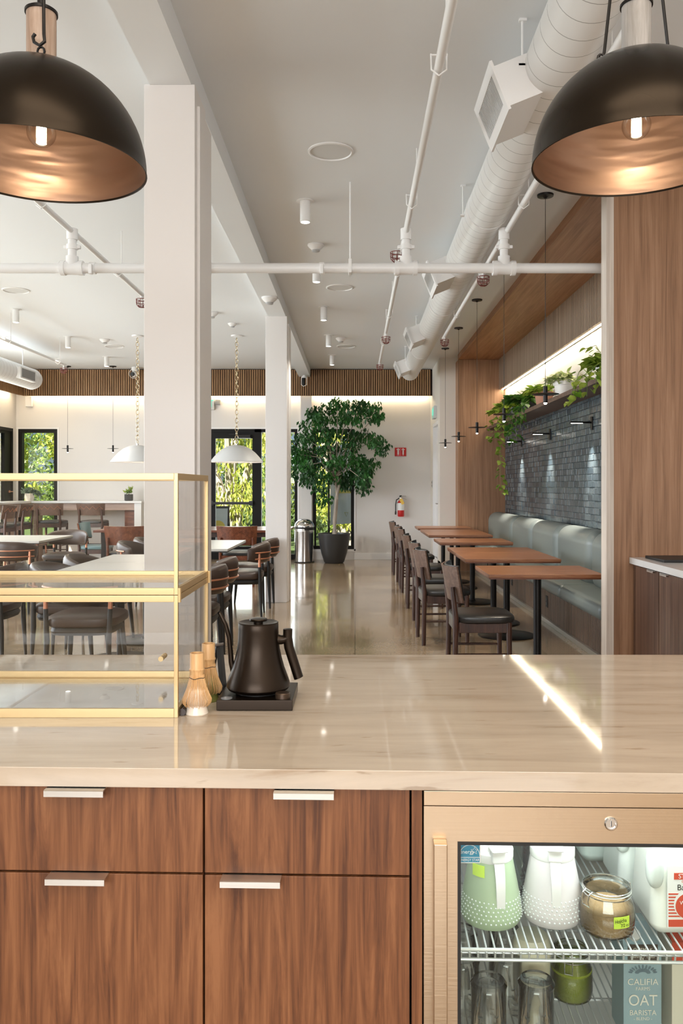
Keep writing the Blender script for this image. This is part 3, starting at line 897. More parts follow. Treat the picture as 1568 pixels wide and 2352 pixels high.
# ---------------------------------------------------------------- disc pendants
def disc_pendant(x, y, lab, lit=True, zl=2.10):
    t = thing('disc_pendant', lab, 'pendant lamp', (x, y, CZ), group='slim black disc pendants')
    b = MB(); b.lathe([(0, 0), (.062, 0), (.060, -.014), (.02, -.018), (.008, -.03), (0, -.03)], (x, y, CZ), 28); b.build('canopy', M['blackm'], t)
    b = MB(); b.cyl((x, y, zl+.05), (x, y, CZ-.03), .0022, n=6); b.build('cord', M['blackp'], t)
    b = MB(); b.cyl((x, y, zl-.065), (x, y, zl+.06), .0165, n=20); b.build('lamp_body', M['blackm'], t)
    b = MB(); b.lathe([(.016, .006), (.10, .002), (.104, 0), (.10, -.002), (.016, -.006)], (x, y, zl), 36, close=True); b.build('disc', M['blackm'], t)
    b = MB(); b.lathe([(0, -.078), (.009, -.076), (.013, -.066), (0, -.066)], (x, y, zl), 16); b.build('lens', M['pinlens'], t)
    return t
for k, y in enumerate((6.26, 8.0, 9.77, 11.5, 13.2)):
    disc_pendant(1.44, y, ['black disc pendant nearest the camera in front of the plant shelf', 'second black disc pendant, before the trailing vines', 'third black disc pendant, before the shaded oak panel',
                           'fourth black disc pendant, at the edge of the oak panel', 'farthest black disc pendant over the banquette tables, by the door'][k])
    light('pin_beam', 'SPOT', (1.44, y, 2.01), 30, (1, .88, .70), aim=(1.44, y, 0), spot=1.5, blend=.7, radius=.012)
disc_pendant(-5.26, 15.15, 'black disc pendant over the left end of the window bar')
disc_pendant(-4.43, 15.15, 'black disc pendant over the right end of the window bar')

# ---------------------------------------------------------------- chain pendants with white domes
def chain_pendant(x, y, lab):
    t = thing('dome_pendant', lab, 'pendant lamp', (x, y, CZ), group='white dome pendants on chains')
    b = MB(); b.lathe([(0, 0), (.085, 0), (.08, -.014), (.03, -.028), (0, -.03)], (x, y, CZ), 28); b.build('canopy', M['white'], t)
    b = MB()
    z = CZ-.03; k = 0
    while z > 2.09:
        pts = []
        for i in range(12):
            a = 2*PI*i/12
            u, w_ = .021*math.cos(a), .036*math.sin(a)
            pts.append((x+(u if k % 2 else u*.25), y+(u*.25 if k % 2 else u), z-.036+w_))
        b.tube(pts, .0045, 5, closed=True); z -= .062; k += 1
    b.build('chain', M['chain'], t)
    b = MB(); b.tube([(x+.025*math.cos(a*PI/6), y, 2.055+.03*math.sin(a*PI/6)) for a in range(12)], .005, 6, closed=True); b.cyl((x, y, 2.0), (x, y, 2.03), .02, n=14); b.build('loop', M['alu'], t)
    b = MB()
    R = .385
    outer = [(0, .245), (.05, .243), (.12, .228), (.20, .19), (.27, .135), (.33, .07), (.37, .02), (.385, 0)]
    inner = [(r-.006 if r > .01 else 0, z_-.006) for r, z_ in outer[::-1]]
    b.lathe(outer+[(.383, -.008)]+inner, (x, y, 1.765), 48); b.build('shade', mat('grey_white_enamel', (.60, .60, .59), .45), t)
    b = MB(); b.sell((x, y, 1.85), .05, .05, .055, 1, 1, 16, 10); b.build('bulb', emit('dome_bulb', (1, .90, .75), 9), t)
    light('dome_beam', 'POINT', (x, y, 1.79), 7, (1, .90, .76), radius=.05)
chain_pendant(-1.73, 12.1, 'white dome pendant on a chain in front of the entrance door')
chain_pendant(-3.18, 12.1, 'white dome pendant on a chain partly hidden by the front column')

# ---------------------------------------------------------------- bronze lamps over the counter
def bronze(x, z0, lab, stem, hooks, rotz):
    Y = 1.9
    t = thing('bronze_pendant', lab, 'pendant lamp', (x, Y, z0), group='bronze dome lamps above the counter')
    R, H = .235, .235
    prof = [(R*math.sin(a), H*math.cos(a)) for a in [i*PI/2/22 for i in range(23)]]
    prof[0] = (0, H)
    b = MB(); b.lathe(prof+[(R+.001, -.004), (R-.0015, -.004)]+[(R-.0025, 0)], (x, Y, z0), 72); b.build('outer_shade', M['bronze'], t)
    pin = [((R-.003)*math.sin(a), (H-.003)*math.cos(a)) for a in [i*PI/2/22 for i in range(23)]]
    pin[0] = (0, H-.003)
    b = MB(); b.lathe(pin, (x, Y, z0), 72); b.build('inner_shade', M['copperin'], t, 'brushed copper inside of the lamp')
    b = MB(); b.cyl((x, Y, z0+H-.012), (x, Y, z0+.350), .033, n=28); b.build('stem', stem, t)
    b = MB(); b.lathe([(0, .350), (.0365, .350), (.0365, .356), (.028, .362), (.009, .364), (.009, .60), (0, .60)], (x, Y, z0), 28); b.build('stem_cap', M['blackm'], t)
    for (ax, ay) in hooks:
        b = MB()
        if abs(ax) < .06:
            px, py = x+ax, Y+ay
            b.tube([(x+.012, Y-.02, z0+1.2), (px, py, z0+.36), (px+.003, py-.006, z0+.275), (px+.006, py-.010, z0+.258), (px-.004, py-.012, z0+.248), (px-.017, py-.011, z0+.256), (px-.020, py-.010, z0+.268), (px-.015, py-.010, z0+.275)], .0038, 8)
        else:
            s = math.copysign(1, ax)
            b.tube([(x+s*.006, Y, z0+.86), (x+ax*.9, Y+ay, z0+.245), (x+ax, Y+ay, z0+.225), (x+ax+s*.004, Y+ay, z0+.235)], .0038, 8)
        b.build('suspension_rod', M['blackm'], t)
        b = MB()
        rr = (ax*ax+ay*ay)**.5; zz = z0+(max(0, R*R-rr*rr))**.5
        b.tube([(x+ax+.008*math.cos(k*PI/5)-.002, Y+ay-.01, zz+.006+.010*math.sin(k*PI/5)) for k in range(10)], .0028, 6, closed=True); b.build('lug', M['blackm'], t)
    b = MB(); b.cyl((x, Y, z0+.6), (x, Y, CZ), .004, n=6); b.cyl((x, Y, CZ-.03), (x, Y, CZ), .06, n=24); b.build('cord_and_canopy', M['blackm'], t)
    b = MB(); b.cyl((x, Y, z0+.118), (x, Y, z0+.225), .018, n=16); b.build('lamp_holder', M['blackm'], t)
    b = MB()
    rb = .0325
    b.lathe([(0, -rb)]+[(rb*math.sin(a), -rb*math.cos(a)) for a in [PI*i/14 for i in range(1, 12)]]+[(.014, .036), (.013, .046)], (x, Y, z0+.078), 28); b.build('bulb', M['bulbglass'], t)
    b = MB()
    for k in range(4):
        a = k*PI/2+.4
        b.cyl((x+.008*math.cos(a), Y+.008*math.sin(a), z0+.058), (x+.004*math.cos(a), Y+.004*math.sin(a), z0+.102), .0022, n=6)
    b.cyl((x, Y, z0+.055), (x, Y, z0+.104), .0115, n=8)
    b.build('filament', M['filament'], t)
    light('bulb_light', 'POINT', (x, Y, z0+.076), 1.9, (1, .87, .72), radius=.012)
bronze(-.72, 2.135, 'large dark bronze dome lamp at the left with pale wooden stem', M['stemwood'], [(.022, -.045)], 0)
bronze(.646, 2.152, 'large dark bronze dome lamp at the right with greyish stem', M['stemgrey'], [(-.082, 0), (.082, 0)], 0)

# ================================================================ FURNITURE
# ---------------------------------------------------------------- banquette alcove
t = thing('plant_shelf', 'long pale grey wooden shelf above the dark brick wall', 'shelf', (2.35, 9.8, 2.345))
b = MB(); b.box(2.19, 2.51, 5.78, 13.8, 2.345, 2.392, .003); b.build('board', M['plywal'], t)
t = thing('shelf_light', 'glowing light strip under the grooved fascia above the plants', 'light strip', (2.46, 10.9, 3.01))
b = MB(); b.box(2.442, 2.470, 8.1, 13.78, 3.018, 3.022); b.build('led_strip', M['ledw'], t)
b = MB(); b.box(2.44, 2.48, 8.1, 13.79, 3.022, 3.034); b.build('channel', M['alu'], t)
ys = [13.78, 11.7, 10.4, 9.1, 7.8, 6.5, 5.80]
bq = thing('banquette', 'long sage green leather banquette with fluted wooden base', 'bench', (2.2, 9.8, 0))
for k in range(6):
    y1, y0 = ys[k], ys[k+1]
    b = MB(); b.box(2.20, 2.508, y0+.002, y1-.002, .42, .985, .145, 9); b.build('back_cushion', M['sage'], bq)
    b = MB(); b.box(1.92, 2.40, y0+.003, y1-.003, .330, .480, .065, 7); b.build('seat_cushion', M['sage'], bq)
b = MB(); b.box(1.985, 2.50, 5.8, 13.78, .04, .345); b.build('base', M['skirtwood'], bq)
b = MB(); b.box(1.955, 1.985, 5.8, 13.78, 0, .045, .003); b.build('kick_strip', M['alu'], bq, 'thin metal strip along the floor')
for y in (6.62, 8.55, 10.45, 12.4):
    b = MB(); b.box(1.978, 1.985, y-.04, y+.04, .155, .275, .003); o = b.build('outlet', M['blackp'], bq)
    b = MB(); b.box(1.975, 1.979, y-.018, y+.018, .18, .205); b.box(1.975, 1.979, y-.018, y+.018, .225, .25); b.build('socket', mat('socket_grey', (.06, .06, .06), .4), o)

def cafe_table(x0, x1, y0, y1, top, lab, group, poles, zt=.75, under=None):
    cx, cy = (x0+x1)/2, (y0+y1)/2
    t = thing('cafe_table', lab, 'table', (cx, cy, 0), group=group)
    b = MB(); b.box(x0, x1, y0, y1, zt-.026, zt, .003); b.build('tabletop', top, t)
    b = MB(); b.box(x0+.004, x1-.004, y0+.004, y1-.004, zt-.036, zt-.026); b.build('edge_band', under or M['redwal'], t)
    for px in poles:
        b = MB(); b.cyl((px, cy, .02), (px, cy, zt-.036), .031, n=24); b.build('pole', M['blackm'], t)
        b = MB(); b.lathe([(.265, 0), (.268, .008), (.255, .016), (.05, .022), (.04, .03), (0, .03)], (px, cy, 0), 48); b.build('foot_plate', M['blackm'], t)
        b = MB(); b.box(px-.16, px+.16, cy-.02, cy+.02, zt-.046, zt-.036); b.box(px-.02, px+.02, cy-.16, cy+.16, zt-.046, zt-.036); b.build('top_bracket', M['blackm'], t)
    return t
gt = 'wooden tables in front of the banquette'
for (y0, y1, lab) in ((6.12, 6.82, 'wooden table nearest the camera in front of the green banquette'), (7.42, 8.145, 'second wooden table, pushed against the one behind it'),
                      (8.155, 8.88, 'third wooden table, touching the back edge of the second'), (9.67, 10.42, 'fourth wooden table, standing alone midway along the banquette'),
                      (11.10, 11.82, 'fifth wooden table from the camera, joined to the one behind'), (11.83, 12.56, 'sixth wooden table from the camera'),
                      (13.02, 13.72, 'farthest wooden table, in front of the oak end panel')):
    cafe_table(.99, 1.85, y0, y1, M['tabletop'], lab, gt, (1.425,))

def chair(name, lab, cat, seat_h=.47, back=M['plywal'], legm=None, zig=False, group=None, pad=True, seatm=None, w=.23, bh=.245, stretch=True):
    legm = legm or M['walnut']
    t = thing(name, lab, cat, (0, 0, 0), group=group)
    s = seat_h
    b = MB(); b.sell((.01, 0, s-.012), .225, w+.005, .040, .55, .42, 40, 12); b.build('seat', seatm or M['leather'], t)
    b = MB()
    b.box(-.175, .20, w-.042, w-.018, s-.105, s-.03, .004); b.box(-.175, .20, -w+.018, -w+.042, s-.105, s-.03, .004)
    b.box(.165, .19, -w+.03, w-.03, s-.10, s-.03, .004); b.box(-.205, -.18, -w+.03, w-.03, s-.10, s-.03, .004)
    b.build('seat_frame', legm, t)
    for sy in (-1, 1):
        b = MB(); b.tube([(.185, sy*(w-.028), 0), (.18, sy*(w-.03), s-.03)], [.017, .021], 12); b.build('leg', legm, t)
        b = MB(); b.tube([(-.205, sy*(w-.018), 0), (-.198, sy*(w-.018), s), (-.222, sy*(w-.025), s+.22)], [.018, .021, .016], 12); b.build('leg', legm, t)
    if stretch:
        for sy in (-1, 1):
            b = MB(); b.cyl((-.2, sy*(w-.022), s*.45), (.182, sy*(w-.028), s*.45), .0095, n=10); b.build('stretcher', legm, t)
        if seat_h > .6:
            b = MB(); b.cyl((.182, -w+.03, s*.33), (.182, w-.03, s*.33), .0095, n=10); b.cyl((-.2, -w+.03, s*.5), (-.2, w-.03, s*.5), .0095, n=10); b.build('foot_rail', legm, t)
    z0, z1 = s+.115, s+.115+bh
    def f(u, v):
        yy = (u*2-1)
        return ((-.225-.045*v+.075*yy*yy, yy*(w+.035-.02*(1-v)), z0+(z1-z0)*v+.012*yy*yy*(v-.3)), (1, -.55*yy, .1))
    b = MB(); b.shell(f, 18, 6, .013); o = b.build('backrest', back, t)
    if pad:
        def f2(u, v):
            (x_, y_, z_), n_ = f(.03+.94*u, .04+.96*v)
            return ((x_+.022, y_, z_+.006), n_)
        b = MB(); b.shell(f2, 16, 7, lambda u, v: .010+.040*(math.sin(PI*min(1, max(0, u)))**.35)*(math.sin(PI*v)**.5)); b.build('back_pad', seatm or M['leather'], t, ang=60)
    if zig:
        b = MB(); pts = []
        for i in range(9):
            (x_, y_, z_), n_ = f(.06+.11*i, .80 if i % 2 else .52)
            pts.append((x_-.010, y_, z_))
        b.tube(pts, .003, 5); b.build('zigzag_stitching', M['copper'], o)
    return t
gc = 'walnut chairs along the banquette tables'
c0 = chair('dining_chair', 'walnut chair with black leather seat nearest the camera, by the first wooden table', 'chair', group=gc)
c0.location = (.91, 6.06, 0)
chs = [(.80, 7.52, .05, 'second nearest walnut chair, slightly turned, by the second wooden table'), (.82, 8.45, 0, 'third walnut chair from the camera along the banquette tables'),
       (.82, 9.72, -.03, 'fourth walnut chair from the camera, at the lone middle table'), (.83, 11.15, 0, 'fifth walnut chair from the camera along the banquette tables'),
       (.83, 11.95, .03, 'sixth walnut chair from the camera, last but one of the row'), (.82, 13.35, 0, 'farthest walnut chair, before the cream wall with the extinguisher')]
for (x, y, rz, lab) in chs:
    dup(c0, (x, y, 0), rz, lab, gc)

# ---------------------------------------------------------------- communal table and its chairs
t = thing('communal_table', 'long dark wooden table in front of the entrance door', 'table', (-2.4, 12.9, 0))
b = MB(); b.box(-3.91, -1.0, 12.35, 13.6, .715, .75, .004); b.build('tabletop', M['redwal'], t)
b = MB(); b.box(-3.80, -1.1, 12.45, 12.5, .64, .715); b.box(-3.80, -1.1, 13.45, 13.5, .64, .715); b.build('apron', M['walnut'], t)
for x in (-3.78, -1.16):
    for y in (12.47, 13.47):
        b = MB(); b.box(x-.035, x+.035, y-.035, y+.035, 0, .715, .004); b.build('leg', M['blackm'], t)
gc2 = 'reddish wooden chairs at the communal table'
c1 = chair('dining_chair', 'reddish wooden chair with its back to the camera, right of the front column', 'chair', back=M['redwal'], legm=M['redwal'], group=gc2, w=.25, bh=.26, pad=False)
c1.location = (-1.65, 11.75, 0); c1.rotation_euler = (0, 0, PI/2)
dup(c1, (-3.22, 11.75, 0), PI/2, 'reddish wooden chair with its back to the camera, seen through the glass case', gc2)
c2 = chair('dining_chair', 'dark chair with teal-grey seat at the left end of the communal table', 'chair', back=M['redwal'], group=gc2, seatm=mat('teal_leather', (.10, .17, .18), .35))
c2.location = (-4.05, 12.95, 0)

# ---------------------------------------------------------------- window bar and stools
t = thing('window_bar', 'L-shaped standing-height bar with white top along the windows', 'bar counter', (-5, 15.6, 0))
b = MB()
b.box(-6.5, -3.96, 15.35, 15.885, 1.095, 1.135, .003); b.box(-6.5, -6.0, 11.0, 15.352, 1.095, 1.135, .003); b.build('bar_top', M['palestone'], t)
b = MB(); b.box(-6.03, -4.1, 15.40, 15.43, .965, 1.095); b.box(-6.06, -6.03, 11.0, 15.43, .965, 1.095); b.build('apron', M['barwood'], t)
b = MB(); b.box(-4.10, -3.97, 15.37, 15.88, 0, 1.095, .003); b.build('end_panel', M['palestone'], t)
b = MB(); b.box(-4.30, -4.12, 15.45, 15.88, .55, 1.0); b.build('cubby', M['redwal'], t)
b = MB(); b.box(-6.03, -5.98, 15.50, 15.85, 0, .965); b.box(-6.12, -6.06, 14.4, 14.9, 0, .965); b.build('support_panel', M['barwood'], t)
gs = 'high stools at the window bar'
st = chair('bar_stool', 'dark bar stool with zigzag stitched back, right of the other facing the back bar', 'bar stool', seat_h=.78, back=M['plywal'], zig=True, group=gs, w=.22, bh=.20)
st.location = (-4.68, 14.85, 0); st.rotation_euler = (0, 0, PI/2)
dup(st, (-5.42, 14.85, 0), PI/2, 'dark bar stool with zigzag stitched back, left of the two facing the back bar', gs)
dup(st, (-5.75, 14.0, 0), PI, 'dark bar stool turned to the left bar, nearer the back window', gs)
dup(st, (-5.70, 13.2, 0), PI, 'dark bar stool turned to the left bar, at the left picture edge', gs)
t = tag(MB().box(-5.22, -5.15, BY-.008, BY, .53, .65, .003).build('wall_outlet', M['white']), 'white wall outlet between the two stools at the back bar', 'outlet')

# ---------------------------------------------------------------- lounge chairs
def lounge():
    t = thing('lounge_chair', '', 'chair')
    s = .44
    b = MB(); b.sell((.02, 0, s+.012), .265, .255, .055, .6, .5, 40, 12); b.build('seat', M['brleather'], t)
    b = MB(); b.sell((0, 0, s-.052), .235, .225, .032, .35, .5, 32, 6); b.build('seat_frame', M['blackp'], t)
    for sx in (-1, 1):
        for sy in (-1, 1):
            b = MB()
            if sx > 0:
                b.tube([(.235, sy*.215, 0), (.215, sy*.20, .22), (.195, sy*.185, s-.03)], [.011, .019, .021], 12)
            else:
                b.tube([(-.235, sy*.225, 0), (-.22, sy*.215, .32), (-.215, sy*.225, .55)], [.011, .020, .016], 12)
            b.build('leg', M['blackp'], t)
            if sx < 0:
                b = MB(); b.tube([(-.215, sy*.225, .55), (-.213, sy*.228, .69)], [.016, .013], 10); b.build('leg_tip', M['copper'], t, 'copper leg tip')
    def f(u, v):
        a = PI+(u*2-1)*1.25
        c, s_ = math.cos(a), math.sin(a)
        e = abs(u*2-1)
        r = .275+.02*v
        zl = .585+.03*e**3; zh = .80-.06*e**2.5
        return ((r*c, r*s_*.98, zl+(zh-zl)*v), (c, s_, 0))
    b = MB(); b.shell(f, 28, 8, lambda u, v: .012+.058*(max(0, math.sin(PI*v))**.5)*(max(0, math.sin(PI*u))**.3)); b.build('backrest', M['brleather'], t, ang=70)
    for z in (.635, .70):
        b = MB(); b.tube([(.318*math.cos(PI+(k/20*2-1)*1.0), .312*math.sin(PI+(k/20*2-1)*1.0), z) for k in range(21)], .0075, 8); b.build('copper_band', M['copper'], t)
    return t
L0 = lounge()
gl = 'brown leather lounge chairs with copper bands'
L0.location = (-1.30, 6.38, 0); L0.rotation_euler = (0, 0, PI); tag(L0, 'brown lounge chair right behind the display case corner, nearest of the right side', group=gl)
for (x, y, rz, lab) in ((-1.32, 7.08, PI, 'second brown lounge chair on the right side of the long pale table'),
                        (-1.235, 8.97, PI+.05, 'brown lounge chair with black tapered legs just left of the rear column'),
                        (-1.21, 9.72, PI, 'brown lounge chair mostly hidden by the one in front beside the rear column'),
                        (-2.26, 6.60, 0, 'brown lounge chair on the left side of the long pale table, nearer one'),
                        (-2.26, 7.36, 0, 'brown lounge chair on the left side of the long pale table, farther one'),
                        (-2.32, 9.20, 0, 'brown lounge chair left of the two-leaf pale table, nearer one'),
                        (-2.32, 9.88, 0, 'brown lounge chair left of the two-leaf pale table, farther one'),
                        (-1.93, 5.98, PI/2, 'brown lounge chair whose seat shows through the lower half of the glass case'),
                        (-3.98, 11.35, -PI/2, 'dark lounge chair behind the right end of the pale table by the bar'),
                        (-3.80, 9.30, PI/2, 'dark lounge chair with its back to the camera at the left picture edge'),
                        (-2.95, 6.60, PI, 'brown lounge chair back just above the brass rail at the far left')):
    dup(L0, (x, y, 0), rz, lab, gl)
M['paletop'] = noise_bump(mat('pale_laminate', (.50, .485, .45), .35), 100, .03, .001)
gp = 'pale topped tables in the middle of the room'
cafe_table(-2.32, -1.46, 6.30, 7.12, M['paletop'], 'pale topped table behind the glass case, nearer half of the pair', gp, (-1.9,), under=M['blackp'])
cafe_table(-2.32, -1.46, 7.13, 7.95, M['paletop'], 'pale topped table behind the glass case, farther half of the pair', gp, (-1.9,), under=M['blackp'])
cafe_table(-2.2, -1.33, 8.64, 9.36, M['paletop'], 'pale topped table right of the front column, nearer half', gp, (-1.78,), under=M['blackp'])
cafe_table(-2.2, -1.33, 9.37, 10.09, M['paletop'], 'pale topped table right of the front column, farther half', gp, (-1.78,), under=M['blackp'])
cafe_table(-5.0, -3.78, 9.9, 11.1, M['paletop'], 'large pale table by the window bar at the left', gp, (-4.1, -4.7), under=M['blackp'])

# ================================================================ WALL OBJECTS
# sconces on the brick wall
sc0 = None
for k, y in enumerate((8.73, 10.6, 12.4)):
    loc = (2.51, y, 2.07)
    lab = ['slim black wall lamp on the brick, nearest the camera', 'middle slim black wall lamp on the brick', 'farthest slim black wall lamp on the brick, beside the trailing vine'][k]
    t = thing('wall_lamp', lab, 'wall lamp', loc, group='black wall lamps on the brick wall')
    b = MB(); b.box(2.49, 2.51, y-.035, y+.035, 2.0, 2.14, .003); b.build('backplate', M['blackm'], t)
    b = MB(); b.cyl((2.49, y, 2.078), (2.27, y, 2.082), .010, n=12); b.build('arm', M['blackm'], t)
    b = MB(); b.box(2.28, 2.40, y-.007, y+.007, 2.0685, 2.0715); b.build('lens', M['pinlens'], t)
    light('lamp_beam', 'SPOT', (2.33, y, 2.05), 110, (1, .90, .80), aim=(2.55, y, .9), spot=1.0, blend=.9, radius=.02)

# fire extinguisher, its sign, poster, exit signs
t = thing('fire_extinguisher', 'red and white fire extinguisher with yellow tag hanging on the cream wall', 'fire extinguisher', (.87, 15.78, .84))
x, y = .875, 15.79
b = MB(); b.lathe([(0, .83), (.055, .83), (.062, .845), (.062, .952)], (x, y, 0), 28); b.lathe([(.062, 1.09), (.06, 1.11), (.035, 1.14), (.018, 1.15), (.018, 1.17), (0, 1.17)], (x, y, 0), 28); b.build('cylinder', M['red'], t)
b = MB(); b.lathe([(.0625, .952), (.0625, 1.09)], (x, y, 0), 28); b.build('paper_sleeve', M['paper'], t)
b = MB(); b.box(x-.03, x+.02, y-.02, y+.02, 1.165, 1.195, .006); b.tube([(x-.02, y, 1.19), (x+.04, y, 1.225), (x+.10, y, 1.222)], .008, 8); b.tube([(x, y, 1.18), (x+.06, y, 1.18), (x+.11, y, 1.155)], .008, 8); b.build('valve_levers', M['alu'], t)
b = MB(); b.tube([(x-.03, y, 1.18), (x-.085, y-.01, 1.15), (x-.10, y-.01, 1.06), (x-.10, y-.01, .93)], .010, 10); b.cyl((x-.10, y-.01, .93), (x-.103, y-.01, .87), .015, n=12); b.build('hose', M['blackp'], t)
b = MB(); b.box(x-.006, x+.052, y-.072, y-.068, 1.055, 1.165, M=T(x, y, 1.1) @ RY(-.45) @ T(-x, -y, -1.1)); b.build('inspection_tag', mat('tag_yellow', (.85, .55, .10), .6), t)
b = MB(); b.box(x-.02, x+.02, 15.85, BY, 1.17, 1.235, .004); b.box(x-.07, x+.07, 15.83, 15.84, 1.085, 1.10); b.build('wall_bracket', M['blackp'], t)
t = thing('extinguisher_sign', 'small curved red sign with two extinguisher symbols high on the cream wall', 'sign', (.87, 15.88, 1.99))
b = MB()
b.shell(lambda u, v: ((.762+.222*u, 15.89-.055*math.sin(PI*u)**.6-.002, 1.985+.165*v), (0, 1, 0)), 20, 2, .006); b.build('sign_plate', M['red'], t)
for sx in (.825, .92):
    b = MB(); b.box(sx-.012, sx+.012, 15.822, 15.826, 2.02, 2.10); b.box(sx-.03, sx+.03, 15.822, 15.826, 2.105, 2.118); b.box(sx-.007, sx+.007, 15.822, 15.826, 2.122, 2.138)
    b.box(sx-.007, sx+.007, 15.822, 15.826, 2.0, 2.015); b.build('symbol', M['paper'], t)
t = thing('wall_notice', 'small framed notice with a dark lower half beside the potted ficus', 'notice', (.185, 15.89, 1.36))
b = MB(); b.box(.065, .30, BY-.012, BY, 1.355, 1.655, .002); b.build('notice_sheet', M['paper'], t)
b = MB(); b.box(.08, .285, BY-.015, BY-.012, 1.37, 1.485); b.build('dark_panel', mat('notice_dark', (.05, .045, .05), .5), t)
text('number', '70', .045, T(.185, BY-.017, 1.445) @ FRONT, M['paper'], t)
b = MB(); b.box(.275, .284, BY-.015, BY-.012, 1.62, 1.64); b.box(.10, .19, BY-.015, BY-.012, 1.50, 1.52); b.build('printed_marks', M['ink'], t)
t = thing('exit_sign', 'green lettered EXIT sign above the entrance door, half hidden by the column', 'exit sign', (-2.85, 15.85, 2.88))
b = MB(); b.box(-3.03, -2.695, 15.84, BY, 2.87, 3.10, .008); b.build('housing', mat('exit_grey', (.55, .56, .56), .5), t)
text('exit_letters', 'EXIT', .20, T(-2.865, 15.835, 2.985) @ FRONT, M['exitg'], t, sx=.78)
t = tag(MB().box(-2.68, -2.585, 15.84, BY, 2.97, 3.07, .01, M=T(-2.63, 15.87, 3.02) @ RY(.12) @ T(2.63, -15.87, -3.02)).build('entrance_speaker', mat('speaker_grey', (.30, .30, .29), .6)), 'small grey square speaker beside the EXIT sign', 'speaker')
t = thing('exit_sign', 'side-on exit sign on the right wall above the plain door', 'exit sign', (1.42, 14.85, 2.62))
b = MB(); b.box(1.40, 1.45, 14.68, 15.02, 2.62, 2.84, .006); b.build('housing', mat('exit_grey2', (.55, .56, .56), .5), t)
b = MB(); b.box(1.395, 1.40, 14.69, 15.01, 2.63, 2.83); b.build('face', mat('exit_face', (.45, .75, .66), .4), t)
text('exit_letters', 'EXIT', .17, T(1.393, 14.85, 2.73) @ RZ(-PI/2) @ FRONT, M['exitg'], t, sx=.8)
t = thing('light_switch', 'narrow dark switch on the right wall beside the plain door', 'switch', (1.44, 15.5, 1.45))
b = MB(); b.box(1.443, 1.45, 15.47, 15.56, 1.38, 1.52, .003); b.build('plate', mat('switch_plate', (.5, .5, .49), .4), t)
b = MB(); b.box(1.440, 1.443, 15.49, 15.54, 1.40, 1.44); b.box(1.440, 1.443, 15.49, 15.54, 1.46, 1.50); b.build('rocker', M['blackp'], t)
t = tag(MB().box(-6.30, -6.18, 15.80, BY, 2.93, 3.13, .01).build('motion_sensor', M['white']), 'small white box under the slat band in the left corner', 'sensor')

# bin
x, y = -.94, 15.35
t = thing('trash_bin', 'polished steel bin with domed lid against the back wall', 'bin', (x, y, 0))
b = MB(); b.lathe([(0, .015), (.178, .015), (.182, .02), (.182, .60)], (x, y, 0), 48); b.build('body', M['steelbin'], t)
b = MB(); b.lathe([(.184, 0), (.186, .018), (.18, .022), (0, .022)], (x, y, 0), 48); b.build('base_ring', M['blackp'], t)
b = MB(); b.lathe([(.178, .60), (.178, .655)], (x, y, 0), 48); b.build('opening_band', M['blackp'], t)
b = MB(); b.lathe([(.186, .655), (.186, .672), (.178, .70), (.155, .745), (.11, .785), (.05, .805), (0, .808)], (x, y, 0), 48); b.build('lid', M['steelbin'], t)
b = MB(); b.shell(lambda u, v: ((x+.186*math.cos(-2.6+u*1.1), y+.186*math.sin(-2.6+u*1.1), .575+.05*v), (math.cos(-2.6+u*1.1), math.sin(-2.6+u*1.1), 0)), 10, 1, .004); b.build('flap', M['alu'], t)

# ficus in a charcoal pot
x, y = -.385, 15.22
t = thing('potted_ficus', 'tall weeping ficus in a big charcoal pot against the back wall', 'plant', (x, y, 0))
b = MB(); b.lathe([(0, 0), (.165, 0), (.185, .02), (.235, .18), (.275, .36), (.292, .50), (.300, .53), (.300, .545), (.280, .545), (.272, .50), (0, .49)], (x, y, 0), 48); b.build('pot', M['darkpot'], t)
b = MB(); b.lathe([(.272, .502), (0, .512)], (x, y, 0), 32); b.build('soil', M['soil'], t)
b = MB()
rnd = random.Random(5)
top = Vector((x+.04, y, 1.62))
b.tube([(x+.02, y, .49), (x+.005, y, .8), (x+.045, y, 1.2), (x+.09, y, 1.42), top], [.034, .03, .028, .026, .024], 10)
b.tube([(x-.02, y+.02, .49), (x+.03, y+.02, .8), (x+.06, y, 1.2), (x+.03, y, 1.45), (x-.05, y, 1.75)], [.024, .022, .022, .020, .018], 8)
pxs = [(722, 945), (752, 935), (775, 925), (805, 932), (832, 930), (855, 938), (862, 955), (705, 975), (735, 965), (765, 960), (795, 955), (822, 965), (700, 1005), (725, 1000), (755, 995), (785, 990), (690, 1045), (715, 1035),
       (745, 1030), (775, 1025), (805, 1020), (680, 1085), (705, 1070), (735, 1065), (765, 1060), (795, 1055), (825, 1055), (842, 1000), (860, 1010), (875, 1028), (690, 1035), (855, 1062), (838, 1080), (672, 1030),
       (830, 1100), (835, 1118), (810, 1085), (745, 1095), (770, 1090), (735, 1120), (790, 1105), (700, 1100), (720, 1090), (742, 1145), (815, 1000), (676, 1062)]
cl = []
for k, (px, py) in enumerate(pxs):
    c = at(px, py, y)
    c.y = y+rnd.uniform(-.42, .36)
    cl.append((c, (.18, .19, .15)))
    if k % 2 == 0:
        c2_ = c.copy(); c2_.y = y+rnd.uniform(-.5, .3); c2_.z -= .03
        cl.append((c2_, (.18, .19, .15)))
        mid = (top+c)/2+Vector((0, 0, .14))
        b.tube([top-Vector((0, 0, rnd.uniform(0, .2))), mid, c], [.013, .009, .004], 6)
b.build('trunk', M['bark'], t)
b = MB(); leaves(b, cl, 80, .088, 1.1, .46, rnd); b.build('foliage', M['ficusleaf'], t, ang=180)
